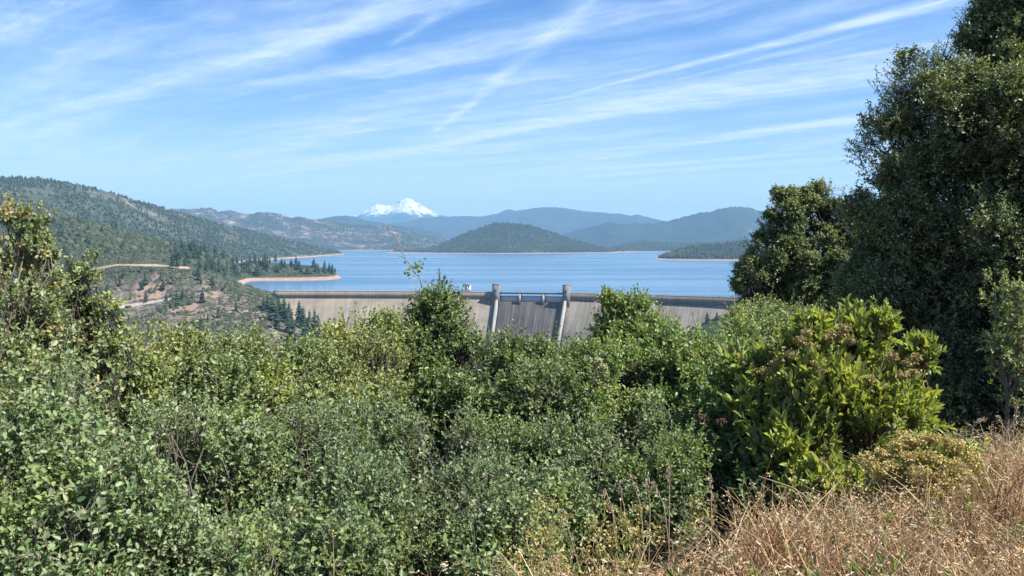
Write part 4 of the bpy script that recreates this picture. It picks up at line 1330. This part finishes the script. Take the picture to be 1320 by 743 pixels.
    for pts in ([(1278, 600), (1292, 565), (1308, 540)], [(1300, 610), (1306, 560), (1312, 518)], [(1262, 600), (1250, 570), (1256, 545), (1268, 541)], [(1316, 600), (1318, 560), (1332, 530)], [(1270, 600), (1276, 575), (1284, 560)],
                [(1310, 600), (1300, 560), (1292, 548), (1287, 538)]):
        stalk(L2, pts, 5.6, 'dry stalks in front of the huge dark oak')


# ------------------------------------------------------------------ sky, sun, haze
def sky():
    w = bpy.data.worlds.new('World')
    S.world = w
    w.use_nodes = True
    nt = w.node_tree
    for n in list(nt.nodes): nt.nodes.remove(n)
    t = NT(nt)
    sk = t.n('ShaderNodeTexSky')
    sk.sky_type = 'NISHITA'
    sk.sun_disc = False
    sk.sun_elevation = R(SUN_EL); sk.sun_rotation = R(SUN_AZ)
    sk.altitude = 400; sk.air_density = 1.0; sk.dust_density = SKY['dust']; sk.ozone_density = SKY['ozone']
    d = t.n('ShaderNodeTexCoord').outputs['Generated']
    sep = t.n('ShaderNodeSeparateXYZ'); nt.links.new(d, sep.inputs[0])
    z = t.math('MAXIMUM', sep.outputs[2], .012)
    # cirrus layer one unit above the ground
    q = t.n('ShaderNodeCombineXYZ')
    t.put(q.inputs[0], t.math('DIVIDE', sep.outputs[0], z)); t.put(q.inputs[1], t.math('DIVIDE', sep.outputs[1], z))
    q = q.outputs[0]

    def plane(px, py):
        v = P(px, py, 1.0) - EYE
        return A([v[0] / v[2], v[1] / v[2]])

    def dot(c):
        return t.vmath('DOT_PRODUCT', q, (*c, 0), 1)
    warp = t.math('SUBTRACT', t.noise(q, .9, 4, .6), .5)
    fine = t.noise(q, 3.2, 5, .65)
    total = None

    def acc(x):
        nonlocal total
        total = x if total is None else t.math('ADD', total, x)
    # wispy fibres, stretched along the wind direction
    for ang, sa, sc, lo, hi, amt, sd in CIRRUS:
        c, s = math.cos(R(ang)), math.sin(R(ang))
        u = t.math('MULTIPLY', dot((c, s)), sa)
        vv = t.math('MULTIPLY', t.math('ADD', dot((-s, c)), t.math('MULTIPLY', warp, .5)), sc)
        cc = t.n('ShaderNodeCombineXYZ')
        t.put(cc.inputs[0], u); t.put(cc.inputs[1], vv); cc.inputs[2].default_value = sd
        f = t.noise(cc.outputs[0], 1.0, 6, .62, .25)
        acc(t.math('MULTIPLY', t.mapr(f, lo, hi), amt))
    # separate streaks: trails and long wisps
    for (a, b, w0, w1, amt) in STREAKS:
        pa, pb = plane(*a), plane(*b)
        L = np.linalg.norm(pb - pa)
        e = (pb - pa) / L
        nrm = A([-e[1], e[0]])
        u = t.math('DIVIDE', t.math('SUBTRACT', dot(e), float(pa @ e)), float(L))
        v = t.math('ADD', t.math('SUBTRACT', dot(nrm), float(pa @ nrm)), t.math('MULTIPLY', warp, w1 * .9))
        v = t.math('ABSOLUTE', v)
        wid = t.mapr(u, 0, 1, w0, w1, False)
        g = t.math('SUBTRACT', 1.0, t.math('DIVIDE', v, wid), clamp=True)
        g = t.math('POWER', g, 1.4)
        win = t.math('MULTIPLY', t.mapr(u, -.02, .12), t.mapr(u, 1.25, .85))
        cc = t.n('ShaderNodeCombineXYZ')
        t.put(cc.inputs[0], t.math('MULTIPLY', u, 3.0)); t.put(cc.inputs[1], t.math('MULTIPLY', v, 7.0)); cc.inputs[2].default_value = w0 * 77
        tex = t.mapr(t.noise(cc.outputs[0], 1.6, 5, .65), .3, .65, .25, 1.0)
        acc(t.math('MULTIPLY', t.math('MULTIPLY', g, win), t.math('MULTIPLY', tex, amt)))
    veil = t.math('MULTIPLY', t.mapr(sep.outputs[2], .34, .04), t.mapr(t.noise(q, .25, 3), .35, .65, .4, 1.0))
    acc(t.math('MULTIPLY', veil, SKY['veil']))
    total = t.math('MULTIPLY', total, t.mapr(fine, .25, .7, .7, 1.1))
    total = t.math('MINIMUM', total, .85)
    up = t.mapr(sep.outputs[2], .0, .02)
    total = t.math('MULTIPLY', total, up)
    hs = t.n('ShaderNodeHueSaturation')
    hs.inputs['Hue'].default_value = .512
    hs.inputs['Saturation'].default_value = SKY['sat']
    nt.links.new(sk.outputs[0], hs.inputs['Color'])
    col = t.mix(total, hs.outputs[0], SKY['cloud'])
    bg = t.n('ShaderNodeBackground')
    nt.links.new(col, bg.inputs[0])
    bg.inputs[1].default_value = SKY['strength']
    o = t.n('ShaderNodeOutputWorld')
    nt.links.new(bg.outputs[0], o.inputs[0])

    l = bpy.data.lights.new('sun', 'SUN')
    l.energy = SKY['sun']; l.angle = R(.53); l.color = (1.0, .965, .91)
    so = obj('sun', l)
    so.location = (60, 0, 160)
    dv = Vector((math.sin(R(SUN_AZ)) * math.cos(R(SUN_EL)), math.cos(R(SUN_AZ)) * math.cos(R(SUN_EL)), math.sin(R(SUN_EL))))
    so.rotation_euler = dv.to_track_quat('Z', 'Y').to_euler()

    m, hn = new_mat('haze_air')
    t = NT(hn)
    v = t.n('ShaderNodeVolumePrincipled')
    v.inputs['Color'].default_value = HAZE['col']
    v.inputs['Density'].default_value = HAZE['density']
    v.inputs['Anisotropy'].default_value = 0.0
    t.out(None, v.outputs[0])
    mb = MB().box([0, 14500, 640], [34000, 0, 0], [0, 17000, 0], [0, 0, 820])
    tag(mb.build('haze', m), 'thin blue haze in the air over the lake and hills', 'haze', kind='stuff')


SKY = dict(strength=.083, sun=5.0, dust=.4, ozone=3.0, veil=.40, sat=1.42, cloud=(5.3, 6.2, 7.3))
HAZE = dict(col=(.37, .68, 1.0, 1), density=5.0e-5)
CIRRUS = [(-43, .2, 1.3, .44, .73, .52, 0.0), (-56, .18, 1.0, .49, .78, .36, 4.0), (-38, .3, 2.6, .50, .78, .36, 9.0), (-48, .12, .5, .44, .70, .34, 14.0)]
STREAKS = [((730, 123), (1245, -4), .04, .15, .85), ((860, 106), (1110, 44), .03, .10, .4), ((940, 96), (1320, 40), .04, .10, .35), ((556, 175), (780, -12), .10, .12, .5),
           ((-20, 172), (610, -8), .22, .16, .45), ((60, 150), (470, 20), .35, .3, .25), ((-40, 60), (110, -10), .2, .25, .5), ((500, 62), (605, -4), .05, .12, .4), ((470, 105), (900, 5), .25, .25, .3),
           ((400, 213), (780, 150), .14, .22, .5), ((560, 190), (1110, 62), .22, .3, .3), ((610, 232), (1120, 148), .2, .28, .45), ((740, 252), (1120, 172), .25, .22, .5), ((250, 235), (760, 178), .5, .5, .3)]
EXPOSURE = 1.05

MATS = {}


def materials():
    M = MATS
    g = lambda *c: [(i / (len(c) - 1), x) for i, x in enumerate(c)]
    M['oak_pale'] = leaf_mat('oak_pale', g((.07, .10, .045), (.10, .13, .06), (.12, .145, .065), (.14, .15, .08)), patch=(.13, .14, .05))
    M['oak_pale_tip'] = leaf_mat('oak_pale_tip', g((.07, .10, .045), (.10, .13, .06), (.12, .145, .065), (.15, .13, .08)), patch=(.24, .15, .075), patch_scale=4.0)
    M['oak_grey'] = leaf_mat('oak_grey', g((.055, .088, .040), (.082, .115, .052), (.105, .138, .062), (.135, .16, .08)), patch=(.115, .135, .042), gain=2.6)
    M['oak_olive'] = leaf_mat('oak_olive', g((.055, .085, .035), (.085, .11, .042), (.11, .13, .05), (.14, .14, .07)), patch=(.13, .135, .04))
    M['oak_yellow'] = leaf_mat('oak_yellow', g((.08, .105, .035), (.11, .135, .045), (.13, .145, .05), (.16, .15, .06)), patch=(.16, .15, .045))
    M['oak_dark'] = leaf_mat('oak_dark', g((.042, .062, .028), (.058, .08, .033), (.075, .095, .04), (.11, .122, .055)), patch=(.09, .12, .04))
    M['oak_blue'] = leaf_mat('oak_blue', g((.042, .066, .036), (.058, .086, .044), (.08, .108, .052), (.115, .135, .066)), patch=(.095, .115, .04))
    M['oak_bright'] = leaf_mat('oak_bright', g((.06, .10, .03), (.08, .125, .035), (.10, .14, .045), (.13, .155, .06)), patch=(.13, .15, .04))
    M['toyon'] = leaf_mat('toyon', g((.065, .088, .028), (.09, .115, .032), (.115, .138, .04), (.165, .175, .05)), rough=.42, trans=.38, patch=(.16, .17, .045), patch_scale=3, gain=2.9)
    M['toyon_dark'] = leaf_mat('toyon_dark', g((.035, .055, .025), (.05, .075, .03), (.065, .09, .035)), rough=.4)
    M['live_oak'] = leaf_mat('live_oak', g((.028, .042, .022), (.04, .056, .028), (.055, .07, .034), (.085, .095, .05)), rough=.42, spec=.35, trans=.25, patch=(.085, .085, .04), patch_scale=1.2, gain=3.6)
    M['herb'] = leaf_mat('herb', g((.09, .11, .03), (.13, .15, .04), (.18, .18, .05)))
    M['herb_green'] = leaf_mat('herb_green', g((.08, .11, .035), (.11, .14, .045), (.16, .17, .06)))
    M['herb_stem'] = plain('herb_stem', (.22, .2, .09))
    M['flower_tan'] = island_mat('flower_tan', g((.26, .20, .07), (.40, .32, .13), (.50, .43, .20)), trans=.2)
    M['flower_yellow'] = island_mat('flower_yellow', g((.38, .28, .08), (.55, .44, .15), (.66, .56, .27)), trans=.3)
    M['flower_brown'] = island_mat('flower_brown', g((.09, .055, .03), (.14, .09, .05), (.19, .13, .07)), trans=.2)
    M['flower_cream'] = island_mat('flower_cream', g((.35, .35, .16), (.48, .46, .24)), trans=.2)
    m, nt = new_mat('dry_grass')
    t = NT(nt)
    geo = t.n('ShaderNodeNewGeometry')
    rnd = geo.outputs['Random Per Island']
    red = t.ramp(rnd, [(0, (.17, .09, .04)), (.35, (.35, .19, .085)), (.75, (.50, .31, .15)), (1, (.64, .48, .28))])
    straw = t.ramp(rnd, [(0, (.22, .14, .07)), (.35, (.42, .29, .13)), (.75, (.56, .42, .21)), (1, (.70, .57, .34))])
    green = t.ramp(rnd, [(0, (.10, .12, .035)), (.6, (.22, .23, .07)), (1, (.48, .38, .18))])
    p1 = t.noise(geo.outputs['Position'], 1.5, 3)
    p2 = t.noise(t.vmath('ADD', geo.outputs['Position'], (7, 3, 0)), 1.9, 2)
    col = t.mix(t.mapr(p1, .42, .58), red, straw)
    col = t.mix(t.mapr(p2, .58, .68), col, green)
    tr = t.n('ShaderNodeBsdfTranslucent')
    t.put(tr.inputs[0], col)
    mx = t.n('ShaderNodeMixShader')
    mx.inputs[0].default_value = .2
    nt.links.new(t.pbsdf(col, .65, .25), mx.inputs[1]); nt.links.new(tr.outputs[0], mx.inputs[2])
    t.out(mx.outputs[0])
    M['grass'] = m
    M['seed'] = island_mat('seed_head', g((.42, .25, .13), (.55, .38, .21), (.72, .61, .44)), .8, .1, .2)
    M['litter'] = island_mat('litter', g((.07, .045, .028), (.14, .095, .06), (.25, .19, .13)), .85, .1)
    M['straw'] = island_mat('straw', g((.38, .29, .18), (.5, .4, .27)), .7, .2, .1)
    M['bark'] = plain('bark', (.13, .10, .075), scale=.5)
    M['bark_grey'] = plain('bark_grey', (.16, .135, .11), scale=30)
    M['bark_dark'] = plain('bark_dark', (.06, .05, .04), scale=20)
    M['bark_reddish'] = plain('bark_reddish', (.16, .09, .06), scale=30)
    M['bark_bleached'] = plain('bark_bleached', (.27, .235, .195), scale=40)
    M['needles'] = island_mat('needles', g((.03, .05, .03), (.045, .07, .04)), .95, .05)
    M['needles_dark'] = island_mat('needles_dark', g((.022, .036, .026), (.035, .052, .034)), .95, .05)


def camera():
    c = bpy.data.cameras.new('camera')
    c.sensor_width = 36.0
    c.lens = F / 1320 * 36.0
    c.clip_start = .05; c.clip_end = 150000
    o = obj('camera', c, loc=tuple(EYE))
    o.rotation_euler = (math.pi / 2 - PITCH, 0, 0)
    S.camera = o


materials()
camera()
sky()
ground_sheet()
lake()
far_country()
dam()
HG = left_hill()
GA = right_abutment()
hill_plants(*HG, GA)
vegetation()
grass()

S.render.engine = 'CYCLES'
S.cycles.max_bounces = 5
S.cycles.diffuse_bounces = 2
S.cycles.transmission_bounces = 4
S.cycles.volume_bounces = 0
S.cycles.use_denoising = True
S.cycles.denoiser = 'OPENIMAGEDENOISE'
S.cycles.sample_clamp_indirect = 4.0
S.view_settings.view_transform = 'Standard'
S.view_settings.look = 'None'
S.view_settings.exposure = EXPOSURE
S.view_settings.gamma = 1.0
